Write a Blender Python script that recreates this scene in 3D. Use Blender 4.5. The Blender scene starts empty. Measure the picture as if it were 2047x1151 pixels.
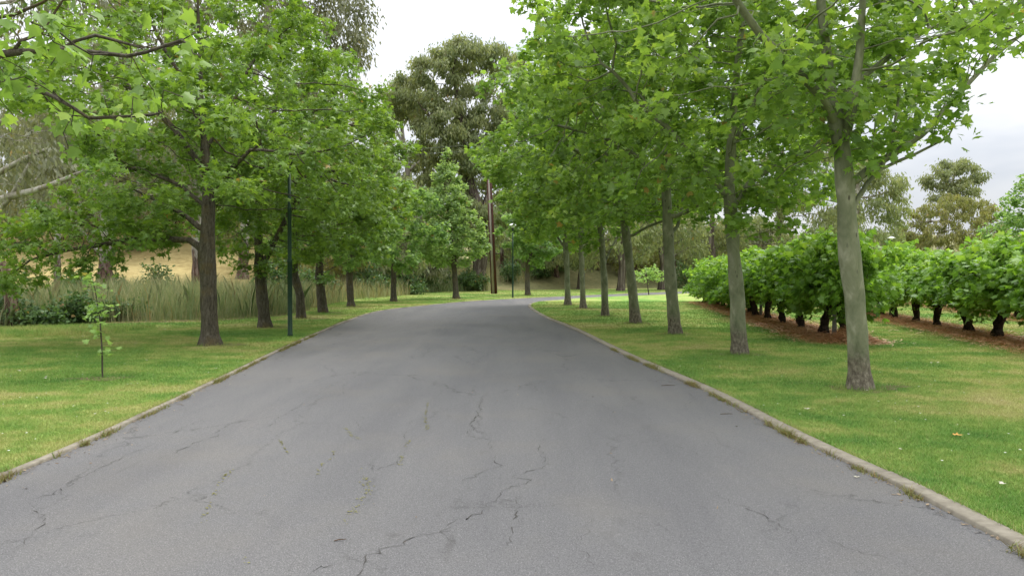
import bpy, math, random
import numpy as np

SC = bpy.context.scene
COL = SC.collection
R = math.radians

# ------------------------------------------------------------------ camera
F, CX, CY, HZ, H = 1500.0, 1023.5, 575.5, 545.0, 1.6
PITCH = math.atan((CY - HZ) / F)
cd = bpy.data.cameras.new('camera')
cam = bpy.data.objects.new('camera', cd)
COL.objects.link(cam)
cam.location = (0, 0, H)
cam.rotation_euler = (R(90) - PITCH, 0, 0)
cd.sensor_width = 36.0
cd.lens = F / 2047.0 * 36.0
cd.clip_start, cd.clip_end = 0.1, 3000
SC.camera = cam


def ray(px, py):
    x, z = (px - CX) / F, -(py - CY) / F
    c, s = math.cos(PITCH), math.sin(PITCH)
    return np.array([x, c + z * s, z * c - s])


def at(px, py, z=0.0):
    d = ray(px, py)
    return np.array([0, 0, H]) + d * ((z - H) / d[2])


def atd(px, py, Y):
    d = ray(px, py)
    return np.array([0, 0, H]) + d * (Y / d[1])


# ------------------------------------------------------------------ objects
def tag(o, label=None, cat=None, group=None, kind=None):
    if label: o['label'] = label
    if cat: o['category'] = cat
    if group: o['group'] = group
    if kind: o['kind'] = kind
    return o


def empty(name, loc, label, cat, group=None, rz=0.0):
    o = bpy.data.objects.new(name, None)
    COL.objects.link(o)
    o.location = [float(v) for v in loc]
    o.rotation_euler = (0, 0, rz)
    o.empty_display_size = 0.3
    return tag(o, label, cat, group)


def link(name, me, parent=None):
    o = bpy.data.objects.new(name, me)
    COL.objects.link(o)
    if parent is not None: o.parent = parent
    return o


def mesh_np(name, V, groups, mat, attr=None, smooth=False):
    """groups: list of (n_faces, k) int arrays"""
    me = bpy.data.meshes.new(name)
    V = np.ascontiguousarray(V, dtype=np.float32)
    me.vertices.add(len(V))
    me.vertices.foreach_set('co', V.ravel())
    loops = np.concatenate([g.ravel() for g in groups]).astype(np.int32)
    tot = np.concatenate([np.full(len(g), g.shape[1]) for g in groups]).astype(np.int32)
    st = (np.cumsum(tot) - tot).astype(np.int32)
    me.loops.add(len(loops))
    me.loops.foreach_set('vertex_index', loops)
    me.polygons.add(len(tot))
    me.polygons.foreach_set('loop_start', st)
    me.polygons.foreach_set('loop_total', tot)
    if smooth:
        me.polygons.foreach_set('use_smooth', np.ones(len(tot), dtype=bool))
    if attr is not None:
        a = me.attributes.new('tint', 'FLOAT', 'POINT')
        a.data.foreach_set('value', np.ascontiguousarray(attr, dtype=np.float32))
    me.update(calc_edges=True)
    if mat is not None: me.materials.append(mat)
    return me


def norm(v):
    return v / np.maximum(np.linalg.norm(v, axis=-1, keepdims=True), 1e-9)


# ------------------------------------------------------------------ materials
class NT:
    def __init__(self, name):
        self.m = bpy.data.materials.new(name)
        self.m.use_nodes = True
        self.t = self.m.node_tree
        self.t.nodes.clear()
        self.out = self.n('ShaderNodeOutputMaterial')

    def n(self, typ, **kw):
        nd = self.t.nodes.new(typ)
        for k, v in kw.items():
            if k == 'op': nd.operation = v
            elif k.startswith('p_'): setattr(nd, k[2:], v)
            else:
                key = int(k[1:]) if k[0] == 'i' and k[1:].isdigit() else k.replace('_', ' ')
                self.set(nd, key, v)
        return nd

    def set(self, nd, key, v):
        s = nd.inputs[key]
        if isinstance(v, bpy.types.NodeSocket): self.t.links.new(v, s)
        elif isinstance(v, bpy.types.Node): self.t.links.new(v.outputs[0], s)
        else: s.default_value = (*v, 1.0) if isinstance(v, tuple) and len(v) == 3 and s.type == 'RGBA' else v

    def pos(self):
        return self.n('ShaderNodeNewGeometry').outputs['Position']

    def obj(self):
        return self.n('ShaderNodeTexCoord').outputs['Object']

    def mapv(self, v, scale=(1, 1, 1)):
        return self.n('ShaderNodeMapping', Vector=v, Scale=scale).outputs[0]

    def noise(self, v, scale, detail=4.0, rough=0.6, dist=0.0):
        return self.n('ShaderNodeTexNoise', Vector=v, Scale=scale, Detail=detail, Roughness=rough, Distortion=dist).outputs[0]

    def ramp(self, f, stops, interp='LINEAR'):
        nd = self.n('ShaderNodeValToRGB')
        nd.color_ramp.interpolation = interp
        e = nd.color_ramp.elements
        while len(e) < len(stops): e.new(0.5)
        for el, (p, c) in zip(e, stops):
            el.position = p
            el.color = (*c, 1) if isinstance(c, tuple) else (c, c, c, 1)
        self.set(nd, 'Fac', f)
        return nd.outputs[0]

    def mix(self, fac, a, b, blend='MIX'):
        nd = self.n('ShaderNodeMix')
        nd.data_type = 'RGBA'
        nd.blend_type = blend
        self.set(nd, 0, fac); self.set(nd, 6, a); self.set(nd, 7, b)
        return nd.outputs[2]

    def math(self, op, a, b=0.0, c=0.0):
        nd = self.n('ShaderNodeMath')
        nd.operation = op
        self.set(nd, 0, a); self.set(nd, 1, b); self.set(nd, 2, c)
        return nd.outputs[0]

    def attr(self, name='tint'):
        nd = self.n('ShaderNodeAttribute')
        nd.attribute_name = name
        return nd.outputs['Fac']

    def bump(self, h, strength=0.3, dist=0.02):
        return self.n('ShaderNodeBump', Height=h, Strength=strength, Distance=dist).outputs[0]

    def principled(self, color, rough=0.7, spec=0.3, normal=None, metal=0.0):
        nd = self.n('ShaderNodeBsdfPrincipled')
        self.set(nd, 'Base Color', color); self.set(nd, 'Roughness', rough)
        self.set(nd, 'Specular IOR Level', spec); self.set(nd, 'Metallic', metal)
        if normal is not None: self.set(nd, 'Normal', normal)
        return nd.outputs[0]

    def done(self, sh):
        self.t.links.new(sh, self.out.inputs[0])
        return self.m


def leaf_mat(name, stops, under, trans=0.35, tcol=1.5, spec=0.35, rough=0.5):
    m = NT(name)
    c = m.ramp(m.attr(), [(p_ * 0.96, c_) for p_, c_ in stops] + [(0.975, stops[-1][1]), (0.985, (0.30, 0.19, 0.06))])
    big = m.noise(m.pos(), 0.7, 2.0)
    c = m.mix(m.math('MULTIPLY', m.ramp(big, [(0.35, 0.0), (0.7, 1.0)]), 0.25), c, stops[-1][1])
    bf = m.n('ShaderNodeNewGeometry').outputs['Backfacing']
    cu = m.mix(bf, c, m.mix(0.45, c, under))
    p = m.principled(cu, rough, spec)
    ct = m.mix(1.0, c, (tcol, tcol, tcol * 0.55), 'MULTIPLY')
    tr = m.n('ShaderNodeBsdfTranslucent', Color=ct).outputs[0]
    mx = m.n('ShaderNodeMixShader', i0=trans, i1=p, i2=tr).outputs[0]
    return m.done(mx)


M = {}
M['plane_leaf'] = leaf_mat('plane_leaf', [(0.0, (0.088, 0.165, 0.032)), (0.45, (0.155, 0.265, 0.045)), (0.8, (0.215, 0.34, 0.056)), (1.0, (0.31, 0.42, 0.075))], (0.28, 0.36, 0.17), 0.44, 1.6)
M['plane_far_leaf'] = leaf_mat('plane_far_leaf', [(0.0, (0.10, 0.185, 0.06)), (0.5, (0.165, 0.275, 0.085)), (1.0, (0.25, 0.36, 0.115))], (0.28, 0.36, 0.2), 0.5, 1.6)
M['dark_leaf'] = leaf_mat('dark_leaf', [(0.0, (0.070, 0.135, 0.020)), (0.5, (0.130, 0.225, 0.028)), (1.0, (0.22, 0.325, 0.040))], (0.18, 0.27, 0.11), 0.36, 1.6)
M['cone_leaf'] = leaf_mat('cone_leaf', [(0.0, (0.14, 0.22, 0.08)), (0.5, (0.22, 0.32, 0.115)), (1.0, (0.31, 0.42, 0.155))], (0.32, 0.4, 0.22), 0.5, 1.5)
M['vine_leaf'] = leaf_mat('vine_leaf', [(0.0, (0.075, 0.165, 0.022)), (0.5, (0.135, 0.265, 0.032)), (0.85, (0.21, 0.36, 0.042)), (1.0, (0.30, 0.44, 0.06))], (0.26, 0.38, 0.16), 0.42, 1.5)
M['sapling_leaf'] = leaf_mat('sapling_leaf', [(0.0, (0.17, 0.30, 0.07)), (1.0, (0.32, 0.46, 0.14))], (0.38, 0.46, 0.28), 0.45)
M['gum_leaf'] = leaf_mat('gum_leaf', [(0.0, (0.125, 0.165, 0.078)), (0.5, (0.20, 0.24, 0.11)), (1.0, (0.295, 0.31, 0.14))], (0.25, 0.26, 0.14), 0.42, 1.4)
M['gum_grey_leaf'] = leaf_mat('gum_grey_leaf', [(0.0, (0.11, 0.125, 0.075)), (0.5, (0.18, 0.195, 0.11)), (1.0, (0.27, 0.265, 0.16))], (0.24, 0.24, 0.17), 0.36, 1.3)
M['gum_olive_leaf'] = leaf_mat('gum_olive_leaf', [(0.0, (0.14, 0.165, 0.052)), (0.5, (0.22, 0.24, 0.075)), (1.0, (0.32, 0.29, 0.10))], (0.22, 0.2, 0.1), 0.36, 1.3)
M['shrub_leaf'] = leaf_mat('shrub_leaf', [(0.0, (0.04, 0.085, 0.028)), (0.5, (0.075, 0.14, 0.045)), (1.0, (0.13, 0.21, 0.07))], (0.15, 0.2, 0.11), 0.35)
M['reed'] = leaf_mat('reed', [(0.0, (0.12, 0.20, 0.075)), (0.45, (0.21, 0.27, 0.13)), (0.75, (0.36, 0.34, 0.19)), (1.0, (0.52, 0.45, 0.29))], (0.24, 0.24, 0.12), 0.25)
M['straw'] = leaf_mat('straw', [(0.0, (0.40, 0.18, 0.08)), (0.5, (0.64, 0.33, 0.165)), (1.0, (0.78, 0.50, 0.29))], (0.3, 0.15, 0.07), 0.05)
M['crumb'] = leaf_mat('crumb', [(0.0, (0.07, 0.045, 0.028)), (0.6, (0.16, 0.11, 0.065)), (1.0, (0.30, 0.22, 0.13))], (0.2, 0.15, 0.09), 0.05)
M['weed'] = leaf_mat('weed', [(0.0, (0.16, 0.10, 0.045)), (0.4, (0.24, 0.19, 0.07)), (1.0, (0.13, 0.21, 0.04))], (0.2, 0.2, 0.08), 0.2)


def bark_mat(name, kind):
    m = NT(name)
    o = m.obj()
    if kind == 'plane':
        st = m.mapv(o, (1, 1, 0.45))
        n1 = m.noise(st, 5.0, 5.0, 0.6, 0.6)
        c = m.ramp(n1, [(0.32, (0.082, 0.092, 0.050)), (0.46, (0.148, 0.158, 0.092)), (0.56, (0.185, 0.19, 0.118)), (0.64, (0.245, 0.243, 0.165)), (0.76, (0.33, 0.32, 0.235))])
        v = m.n('ShaderNodeTexVoronoi', Vector=m.mapv(o, (1, 1, 0.4)), Scale=9.0)
        sp = m.ramp(v.outputs['Distance'], [(0.10, 1.0), (0.16, 0.0)])
        n2 = m.noise(o, 2.3, 2.0)
        c = m.mix(m.math('MULTIPLY', sp, m.ramp(n2, [(0.46, 0.0), (0.6, 0.85)])), c, (0.06, 0.05, 0.034))
        # rough flaking brown bark round the foot
        z = m.n('ShaderNodeSeparateXYZ', Vector=o).outputs[2]
        zz = m.math('ADD', z, m.math('MULTIPLY', m.noise(o, 5.0, 4.0, 0.7), -0.62))
        foot = m.ramp(zz, [(-0.0, 1.0), (0.30, 0.0)])
        rough = m.noise(m.mapv(o, (1, 1, 0.5)), 22.0, 5.0, 0.7)
        cf = m.ramp(rough, [(0.32, (0.05, 0.04, 0.028)), (0.5, (0.13, 0.11, 0.078)), (0.72, (0.28, 0.25, 0.19))])
        c = m.mix(foot, c, cf)
        h = m.math('ADD', m.math('MULTIPLY', n1, 0.5), m.math('MULTIPLY', rough, m.math('ADD', m.math('MULTIPLY', foot, 2.0), 0.15)))
        return m.done(m.principled(c, 0.75, 0.25, m.bump(h, 0.45, 0.03)))
    if kind == 'dark':
        w = m.noise(m.mapv(o, (1, 1, 0.22)), 20.0, 6.0, 0.72, 0.5)
        w2 = m.noise(m.mapv(o, (1, 1, 0.3)), 50.0, 3.0, 0.7)
        f = m.math('ADD', m.math('MULTIPLY', w, 0.7), m.math('MULTIPLY', w2, 0.3))
        c = m.ramp(f, [(0.34, (0.026, 0.021, 0.016)), (0.5, (0.088, 0.075, 0.056)), (0.68, (0.17, 0.15, 0.118))])
        li = m.noise(o, 2.0, 4.0)
        c = m.mix(m.math('MULTIPLY', m.ramp(li, [(0.52, 0.0), (0.68, 1.0)]), 0.55), c, (0.14, 0.10, 0.035))
        return m.done(m.principled(c, 0.9, 0.15, m.bump(f, 0.9, 0.04)))
    if kind == 'gum':
        n1 = m.noise(m.mapv(o, (1, 1, 0.25)), 2.6, 5.0, 0.6, 0.8)
        c = m.ramp(n1, [(0.35, (0.15, 0.115, 0.085)), (0.5, (0.33, 0.30, 0.25)), (0.65, (0.50, 0.47, 0.41))])
        z = m.n('ShaderNodeSeparateXYZ', Vector=o).outputs[2]
        zz = m.math('ADD', z, m.math('MULTIPLY', m.noise(m.mapv(o, (1.5, 1.5, 0.3)), 2.6, 3.0), -4.2))
        foot = m.ramp(zz, [(0.0, 1.0), (0.25, 0.0)])
        rg = m.noise(m.mapv(o, (1, 1, 0.12)), 9.0, 5.0, 0.7, 0.6)
        cf = m.ramp(rg, [(0.35, (0.035, 0.022, 0.017)), (0.52, (0.13, 0.075, 0.055)), (0.68, (0.34, 0.27, 0.22))])
        c = m.mix(foot, c, cf)
        return m.done(m.principled(c, 0.8, 0.2, m.bump(rg, 0.6, 0.06)))
    if kind == 'vine':
        w = m.noise(m.mapv(o, (1, 1, 0.25)), 26.0, 5.0, 0.7)
        c = m.ramp(w, [(0.35, (0.012, 0.008, 0.006)), (0.55, (0.045, 0.032, 0.024)), (0.75, (0.10, 0.075, 0.055))])
        return m.done(m.principled(c, 0.95, 0.1, m.bump(w, 0.9, 0.03)))


def shaggy():
    m = NT('bark_shaggy')
    o = m.obj()
    w = m.noise(m.mapv(o, (1, 1, 0.10)), 5.0, 6.0, 0.7, 0.6)
    c = m.ramp(w, [(0.34, (0.025, 0.018, 0.014)), (0.5, (0.105, 0.082, 0.066)), (0.66, (0.22, 0.19, 0.16))])
    return m.done(m.principled(c, 0.9, 0.1, m.bump(w, 0.9, 0.1)))


M['bark_shaggy'] = shaggy()
for k in ('plane', 'dark', 'gum', 'vine'):
    M['bark_' + k] = bark_mat('bark_' + k, k)


def grass_color(m, tint=None):
    p = m.pos()
    a = m.noise(m.mapv(p, (0.7, 1.2, 1)), 0.30, 4.0, 0.62, 0.5)
    b = m.noise(p, 1.6, 5.0, 0.65, 0.3)
    d = m.noise(p, 9.0, 4.0, 0.7)
    f = m.math('ADD', m.math('MULTIPLY', a, 0.55), m.math('ADD', m.math('MULTIPLY', b, 0.33), m.math('MULTIPLY', d, 0.14)))
    c = m.ramp(f, [(0.39, (0.115, 0.235, 0.048)), (0.46, (0.165, 0.295, 0.058)), (0.51, (0.245, 0.345, 0.078)), (0.57, (0.37, 0.385, 0.128)), (0.68, (0.48, 0.42, 0.21))])
    if tint is not None:
        c = m.mix(m.math('MULTIPLY', m.ramp(tint, [(0.88, 0.0), (1.0, 1.0)]), 0.7), c, (0.32, 0.26, 0.12))
        c = m.mix(1.0, c, m.ramp(tint, [(0.0, 0.72), (1.0, 1.28)]), 'MULTIPLY')
    return c, d


def lawn_mat():
    m = NT('lawn')
    c, d = grass_color(m)
    fine = m.noise(m.pos(), 70.0, 3.0, 0.7)
    c = m.mix(1.0, c, m.ramp(fine, [(0.3, 0.62), (0.7, 1.25)]), 'MULTIPLY')
    return m.done(m.principled(c, 0.9, 0.1, m.bump(fine, 0.8, 0.03)))


def blade_mat():
    m = NT('grass_blade')
    c, d = grass_color(m, m.attr())
    p = m.principled(c, 0.6, 0.25)
    tr = m.n('ShaderNodeBsdfTranslucent', Color=c).outputs[0]
    return m.done(m.n('ShaderNodeMixShader', i0=0.3, i1=p, i2=tr).outputs[0])


M['lawn'] = lawn_mat()
M['blade'] = blade_mat()


def asphalt():
    m = NT('asphalt')
    p = m.pos()
    s1 = m.noise(p, 120.0, 3.0, 0.75)
    s2 = m.noise(p, 38.0, 3.0, 0.6)
    big = m.noise(m.mapv(p, (0.9, 0.22, 1)), 0.9, 5.0, 0.6, 0.4)
    c = m.ramp(s1, [(0.27, (0.055, 0.052, 0.053)), (0.46, (0.109, 0.1055, 0.1045)), (0.58, (0.146, 0.1415, 0.1395)), (0.72, (0.30, 0.288, 0.28))])
    c = m.mix(1.0, c, m.ramp(s2, [(0.3, 0.88), (0.7, 1.12)]), 'MULTIPLY')
    c = m.mix(1.0, c, m.ramp(big, [(0.30, (0.86, 0.86, 0.875)), (0.55, (1.0, 1.0, 1.0)), (0.72, (1.11, 1.09, 1.06))]), 'MULTIPLY')
    tr = m.noise(m.mapv(p, (1.0, 0.07, 1)), 1.9, 4.0, 0.55, 0.3)
    c = m.mix(1.0, c, m.ramp(tr, [(0.34, (0.94, 0.94, 0.95)), (0.5, (1.0, 1.0, 1.0)), (0.66, (1.05, 1.045, 1.035))]), 'MULTIPLY')
    stn = m.noise(m.mapv(p, (1.3, 0.5, 1)), 1.4, 5.0, 0.65, 1.0)
    c = m.mix(m.math('MULTIPLY', m.ramp(stn, [(0.63, 0.0), (0.74, 1.0)]), 0.35), c, (0.05, 0.046, 0.042))
    br = m.noise(p, 0.55, 4.0, 0.6)
    c = m.mix(m.math('MULTIPLY', m.ramp(br, [(0.5, 0.0), (0.75, 1.0)]), 0.3), c, (0.17, 0.15, 0.12))
    # hairline crazing
    wob = m.n('ShaderNodeTexNoise', Vector=p, Scale=2.6, Detail=6.0, Roughness=0.7)
    add = m.n('ShaderNodeVectorMath', op='MULTIPLY_ADD', i0=wob.outputs['Color'], i1=(0.55, 0.9, 0.0), i2=p).outputs[0]
    v = m.n('ShaderNodeTexVoronoi', p_feature='DISTANCE_TO_EDGE', Vector=m.mapv(add, (0.75, 0.32, 0.0)), Scale=0.95)
    mask = m.ramp(m.noise(p, 0.45, 3.0), [(0.42, 0.0), (0.56, 1.0)])
    crack = m.math('MULTIPLY', m.ramp(v.outputs['Distance'], [(0.0, 1.0), (0.010, 0.0)]), mask)
    crack = m.math('MULTIPLY', crack, m.ramp(m.noise(p, 7.0, 3.0), [(0.38, 0.1), (0.6, 1.0)]))
    c = m.mix(m.math('MULTIPLY', crack, 0.6), c, (0.035, 0.033, 0.03))
    h = m.math('SUBTRACT', s1, m.math('MULTIPLY', crack, 0.8))
    return m.done(m.principled(c, 0.82, 0.3, m.bump(h, 0.55, 0.012)))


M['asphalt'] = asphalt()


def simple(name, lo, hi, scale=8.0, rough=0.8, spec=0.3, bump=0.3, metal=0.0, stretch=(1, 1, 1), dist=0.02):
    m = NT(name)
    n = m.noise(m.mapv(m.pos(), stretch), scale, 6.0, 0.65)
    c = m.ramp(n, [(0.3, lo), (0.7, hi)])
    return m.done(m.principled(c, rough, spec, m.bump(n, bump, dist), metal))


M['concrete'] = simple('concrete', (0.17, 0.148, 0.112), (0.285, 0.255, 0.20), 9.0, 0.9, 0.2, 0.15)
M['soil'] = simple('soil', (0.085, 0.058, 0.034), (0.23, 0.17, 0.10), 12.0, 0.95, 0.1, 0.8)
M['mulch'] = simple('mulch', (0.40, 0.19, 0.085), (0.70, 0.40, 0.21), 14.0, 0.95, 0.1, 0.9)
M['field'] = simple('field', (0.10, 0.12, 0.04), (0.20, 0.19, 0.07), 0.8, 0.95, 0.1, 0.3)
M['crack'] = simple('crack', (0.032, 0.03, 0.027), (0.10, 0.094, 0.085), 18.0, 0.95, 0.1, 0.2)
M['moss'] = simple('moss', (0.14, 0.135, 0.05), (0.22, 0.21, 0.07), 40.0, 0.95, 0.1, 0.4)
M['green_paint'] = simple('green_paint', (0.012, 0.034, 0.017), (0.018, 0.046, 0.024), 6.0, 0.5, 0.25, 0.05)
M['white_paint'] = simple('white_paint', (0.66, 0.66, 0.64), (0.80, 0.80, 0.79), 6.0, 0.4, 0.5, 0.03)
M['black_part'] = simple('black_part', (0.012, 0.013, 0.012), (0.03, 0.03, 0.028), 9.0, 0.6, 0.4, 0.05)
M['rust'] = simple('rust', (0.040, 0.014, 0.010), (0.095, 0.032, 0.022), 3.0, 0.8, 0.3, 0.2, 0.0, (1, 1, 0.2))
M['pole_concrete'] = simple('pole_concrete', (0.24, 0.20, 0.17), (0.40, 0.36, 0.31), 3.0, 0.9, 0.2, 0.2, 0.0, (1, 1, 0.3))
M['insulator'] = simple('insulator', (0.20, 0.32, 0.50), (0.36, 0.48, 0.62), 6.0, 0.3, 0.6, 0.02)
M['wire'] = simple('wire', (0.10, 0.11, 0.09), (0.16, 0.17, 0.14), 6.0, 0.6, 0.4, 0.02)
M['grey_post'] = simple('grey_post', (0.13, 0.125, 0.115), (0.25, 0.24, 0.22), 14.0, 0.85, 0.2, 0.4, 0.0, (1, 1, 0.2))
M['pale_leaf'] = simple('pale_leaf', (0.36, 0.33, 0.24), (0.55, 0.52, 0.42), 25.0, 0.7, 0.2, 0.1)
M['orange_leaf'] = simple('orange_leaf', (0.42, 0.20, 0.04), (0.62, 0.36, 0.09), 25.0, 0.7, 0.2, 0.1)
M['petal'] = simple('petal', (0.6, 0.62, 0.5), (0.8, 0.8, 0.74), 25.0, 0.7, 0.2, 0.1)
M['twig'] = simple('twig', (0.06, 0.04, 0.028), (0.14, 0.10, 0.07), 25.0, 0.9, 0.1, 0.3)
M['roof'] = simple('roof', (0.16, 0.18, 0.22), (0.26, 0.28, 0.33), 3.0, 0.6, 0.3, 0.1)


def hill_mat():
    m = NT('dry_grass')
    p = m.pos()
    a = m.noise(m.mapv(p, (1, 1, 2.5)), 0.25, 5.0, 0.65, 0.5)
    b = m.noise(m.mapv(p, (1, 1, 4.0)), 2.2, 5.0, 0.7)
    f = m.math('ADD', m.math('MULTIPLY', a, 0.5), m.math('MULTIPLY', b, 0.5))
    c = m.ramp(f, [(0.32, (0.17, 0.12, 0.055)), (0.45, (0.34, 0.265, 0.11)), (0.56, (0.44, 0.35, 0.155)), (0.7, (0.38, 0.33, 0.14))])
    x = m.n('ShaderNodeSeparateXYZ', Vector=p).outputs[0]
    red = m.math('MULTIPLY', m.ramp(m.math('MULTIPLY', m.math('ADD', x, 16.0), 0.2), [(0.0, 0.0), (1.0, 1.0)]), 0.95)
    c2 = m.ramp(f, [(0.35, (0.085, 0.10, 0.042)), (0.5, (0.155, 0.155, 0.07)), (0.66, (0.25, 0.215, 0.10))])
    c = m.mix(red, c, c2)
    return m.done(m.principled(c, 0.95, 0.1, m.bump(b, 0.6, 0.2)))


M['hill'] = hill_mat()

# ------------------------------------------------------------------ curves
def catmull(P, step=0.6):
    P = np.array(P, float)
    P = np.vstack([2 * P[0] - P[1], P, 2 * P[-1] - P[-2]])
    out = []
    for i in range(1, len(P) - 2):
        p0, p1, p2, p3 = P[i - 1:i + 3]
        n = max(2, int(np.linalg.norm(p2 - p1) / step))
        for t in np.linspace(0, 1, n, endpoint=False):
            out.append(0.5 * (2 * p1 + (p2 - p0) * t + (2 * p0 - 5 * p1 + 4 * p2 - p3) * t * t + (3 * p1 - p0 - 3 * p2 + p3) * t ** 3))
    out.append(P[-2])
    return np.array(out)


def offset(P, d):
    t = norm(np.gradient(P, axis=0))
    return P + np.stack([-t[:, 1], t[:, 0]], 1) * d


ZR = -0.024
LE = [(-4.0, -6.0), (-4.02, 0.0)] + [tuple(at(x, y, ZR)[:2]) for x, y in
      [(0, 960), (300, 827), (450, 755), (560, 701), (640, 665), (700, 640), (760, 622), (850, 611), (950, 602), (1050, 596.5), (1175, 590.8), (1329, 584.5)]] + [(20, 70), (32, 81)]
RE = [(3.1, -6.0), (3.08, 0.0)] + [tuple(at(x, y, ZR)[:2]) for x, y in
      [(2047, 1105), (1800, 975), (1600, 880), (1400, 776), (1250, 710), (1150, 660), (1090, 635), (1060, 617), (1057, 609), (1076, 603), (1130, 599), (1175, 595), (1329, 588.6)]] + [(19, 64), (30, 72.5)]
LE, RE = catmull(LE, 0.5), catmull(RE, 0.5)


def resample(P, n):
    s = np.concatenate([[0], np.cumsum(np.linalg.norm(np.diff(P, axis=0), axis=1))])
    t = np.linspace(0, s[-1], n)
    return np.stack([np.interp(t, s, P[:, k]) for k in range(P.shape[1])], 1)


def poly_mesh(name, pts2, z, mat):
    V = np.column_stack([pts2, np.full(len(pts2), z)])
    return mesh_np(name, V, [np.arange(len(V))[None, :]], mat)


# road
n = 200
rl, rr = resample(LE, n), resample(RE, n)
V = np.vstack([np.column_stack([rl, np.full(n, ZR)]), np.column_stack([rr, np.full(n, ZR)])])
i = np.arange(n - 1)
tag(link('road', mesh_np('road', V, [np.stack([i, n + i, n + i + 1, i + 1], 1)], M['asphalt'])), 'cracked grey asphalt drive bending right', kind='structure')


def kerb(P, side, w=0.15, name='kerb', label=''):
    """separate concrete lengths swept along the road edge"""
    rng = np.random.default_rng(5)
    s = np.concatenate([[0], np.cumsum(np.linalg.norm(np.diff(P, axis=0), axis=1))])
    Vs, Fs, o = [], [], 0
    a = 0.0
    while a < s[-1] - 0.3:
        L = 2.4
        b = min(a + L, s[-1]) - 0.012
        k = 6
        tt = np.linspace(a, b, k)
        C = np.stack([np.interp(tt, s, P[:, 0]), np.interp(tt, s, P[:, 1])], 1)
        dz = rng.normal(0, 0.003)
        dx = rng.normal(0, 0.006)
        prof = [(0.0, -0.09), (0.004, -0.006), (0.014, 0.004), (w - 0.012, 0.007), (w, 0.0), (w, -0.09)]
        for d, z in prof:
            Q = offset(C, side * (d + dx))
            Vs.append(np.column_stack([Q, np.full(k, z + dz)]))
        for j in range(len(prof) - 1):
            i = np.arange(k - 1)
            Fs.append(np.stack([o + j * k + i, o + j * k + i + 1, o + (j + 1) * k + i + 1, o + (j + 1) * k + i], 1))
        m = len(prof)
        Fs6 = np.array([[o + j * k for j in range(m)], [o + j * k + k - 1 for j in range(m)]])
        Fs.append(Fs6)
        o += m * k
        a += L
    me = mesh_np(name, np.vstack(Vs), Fs, M['concrete'])
    return tag(link(name, me), label, kind='structure')


kerb(LE, 1, 0.075, 'kerb', 'flush concrete kerb along the left lawn')
kerb(RE, -1, 0.145, 'kerb', 'flush concrete kerb along the right lawn')

LK, RK = offset(LE, 0.07), offset(RE, -0.14)
left_lawn = np.vstack([LK, [(32, 95), (-70, 95), (-70, -6)]])
right_lawn = np.vstack([RK, [(95, 72.5), (95, -6)]])
tag(link('lawn', poly_mesh('lawn', left_lawn, 0.0, M['lawn'])), 'mown lawn left of and beyond the drive', kind='structure')
tag(link('lawn', poly_mesh('lawn', right_lawn, 0.0, M['lawn'])), 'mown lawn on the right of the drive', kind='structure')
g = 900.0
tag(link('ground', mesh_np('ground', np.array([(-g, -60, -0.12), (g, -60, -0.12), (g, 1500, -0.12), (-g, 1500, -0.12)]), [np.array([[0, 1, 2, 3]])], M['field'])), 'open ground to the horizon', kind='structure')


def smooth(t):
    t = np.clip(t, 0, 1)
    return t * t * (3 - 2 * t)


def hz(x, y):
    left = 10.0 * smooth((y - 37 - 0.15 * np.maximum(0, x + 22)) / 60) * smooth((-7.5 - x) / 9)
    bank = 3.2 * smooth((y - 67 - 0.62 * np.maximum(0, x)) / 13)
    far = 9 * smooth((y - 105) / 110)
    w = 0.35 * np.sin(x * 0.31 + 1) * np.sin(y * 0.23) + 0.2 * np.sin(x * 0.83 + y * 0.4)
    r = np.maximum(left, bank) + far
    return r + w * smooth(r / 2.0) - 0.2


gx, gy = np.meshgrid(np.linspace(-170, 190, 150), np.linspace(34, 330, 130))
V = np.column_stack([gx.ravel(), gy.ravel(), hz(gx, gy).ravel()])
nx, ny = 150, 130
i, j = np.meshgrid(np.arange(nx - 1), np.arange(ny - 1))
q = (j * nx + i).ravel()
tag(link('hill', mesh_np('hill', V, [np.stack([q, q + 1, q + nx + 1, q + nx], 1)], M['hill'], smooth=True)), 'dry golden grass hill rising behind the reeds', kind='structure')

# ------------------------------------------------------------------ leaf templates
def fold(P, f):
    P = np.array(P, float)
    return np.column_stack([P[:, 0], P[:, 1], -f * np.abs(P[:, 0]) - 0.12 * P[:, 1] ** 2])


MAPLE = fold([(0, 0), (0.26, -0.06), (0.56, 0.10), (0.36, 0.27), (0.64, 0.56), (0.27, 0.56), (0, 1.0),
              (-0.27, 0.56), (-0.64, 0.56), (-0.36, 0.27), (-0.56, 0.10), (-0.26, -0.06)], 0.3)
MAPLE_F = [np.array([[0, 1, 2, 3, 4, 5, 6], [0, 6, 7, 8, 9, 10, 11]])]
STAR = fold([(0, 0), (0.5, 0.0), (0.2, 0.24), (0.62, 0.52), (0.17, 0.46), (0, 1.05),
             (-0.17, 0.46), (-0.62, 0.52), (-0.2, 0.24), (-0.5, 0.0)], 0.25)
STAR_F = [np.array([[0, 1, 2, 3, 4, 5], [0, 5, 6, 7, 8, 9]])]
SIMPLE = fold([(0, 0), (0.5, 0.22), (0.3, 0.62), (0, 1.0), (-0.3, 0.62), (-0.5, 0.22)], 0.3)
SIMPLE_F = [np.array([[0, 1, 2, 3], [0, 3, 4, 5]])]
NARROW = fold([(0, 0), (0.19, 0.4), (0, 1.0), (-0.19, 0.4)], 0.2)
NARROW_F = [np.array([[0, 1, 2, 3]])]
TEMPL = {'maple': (MAPLE, MAPLE_F), 'star': (STAR, STAR_F), 'simple': (SIMPLE, SIMPLE_F), 'narrow': (NARROW, NARROW_F)}


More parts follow.
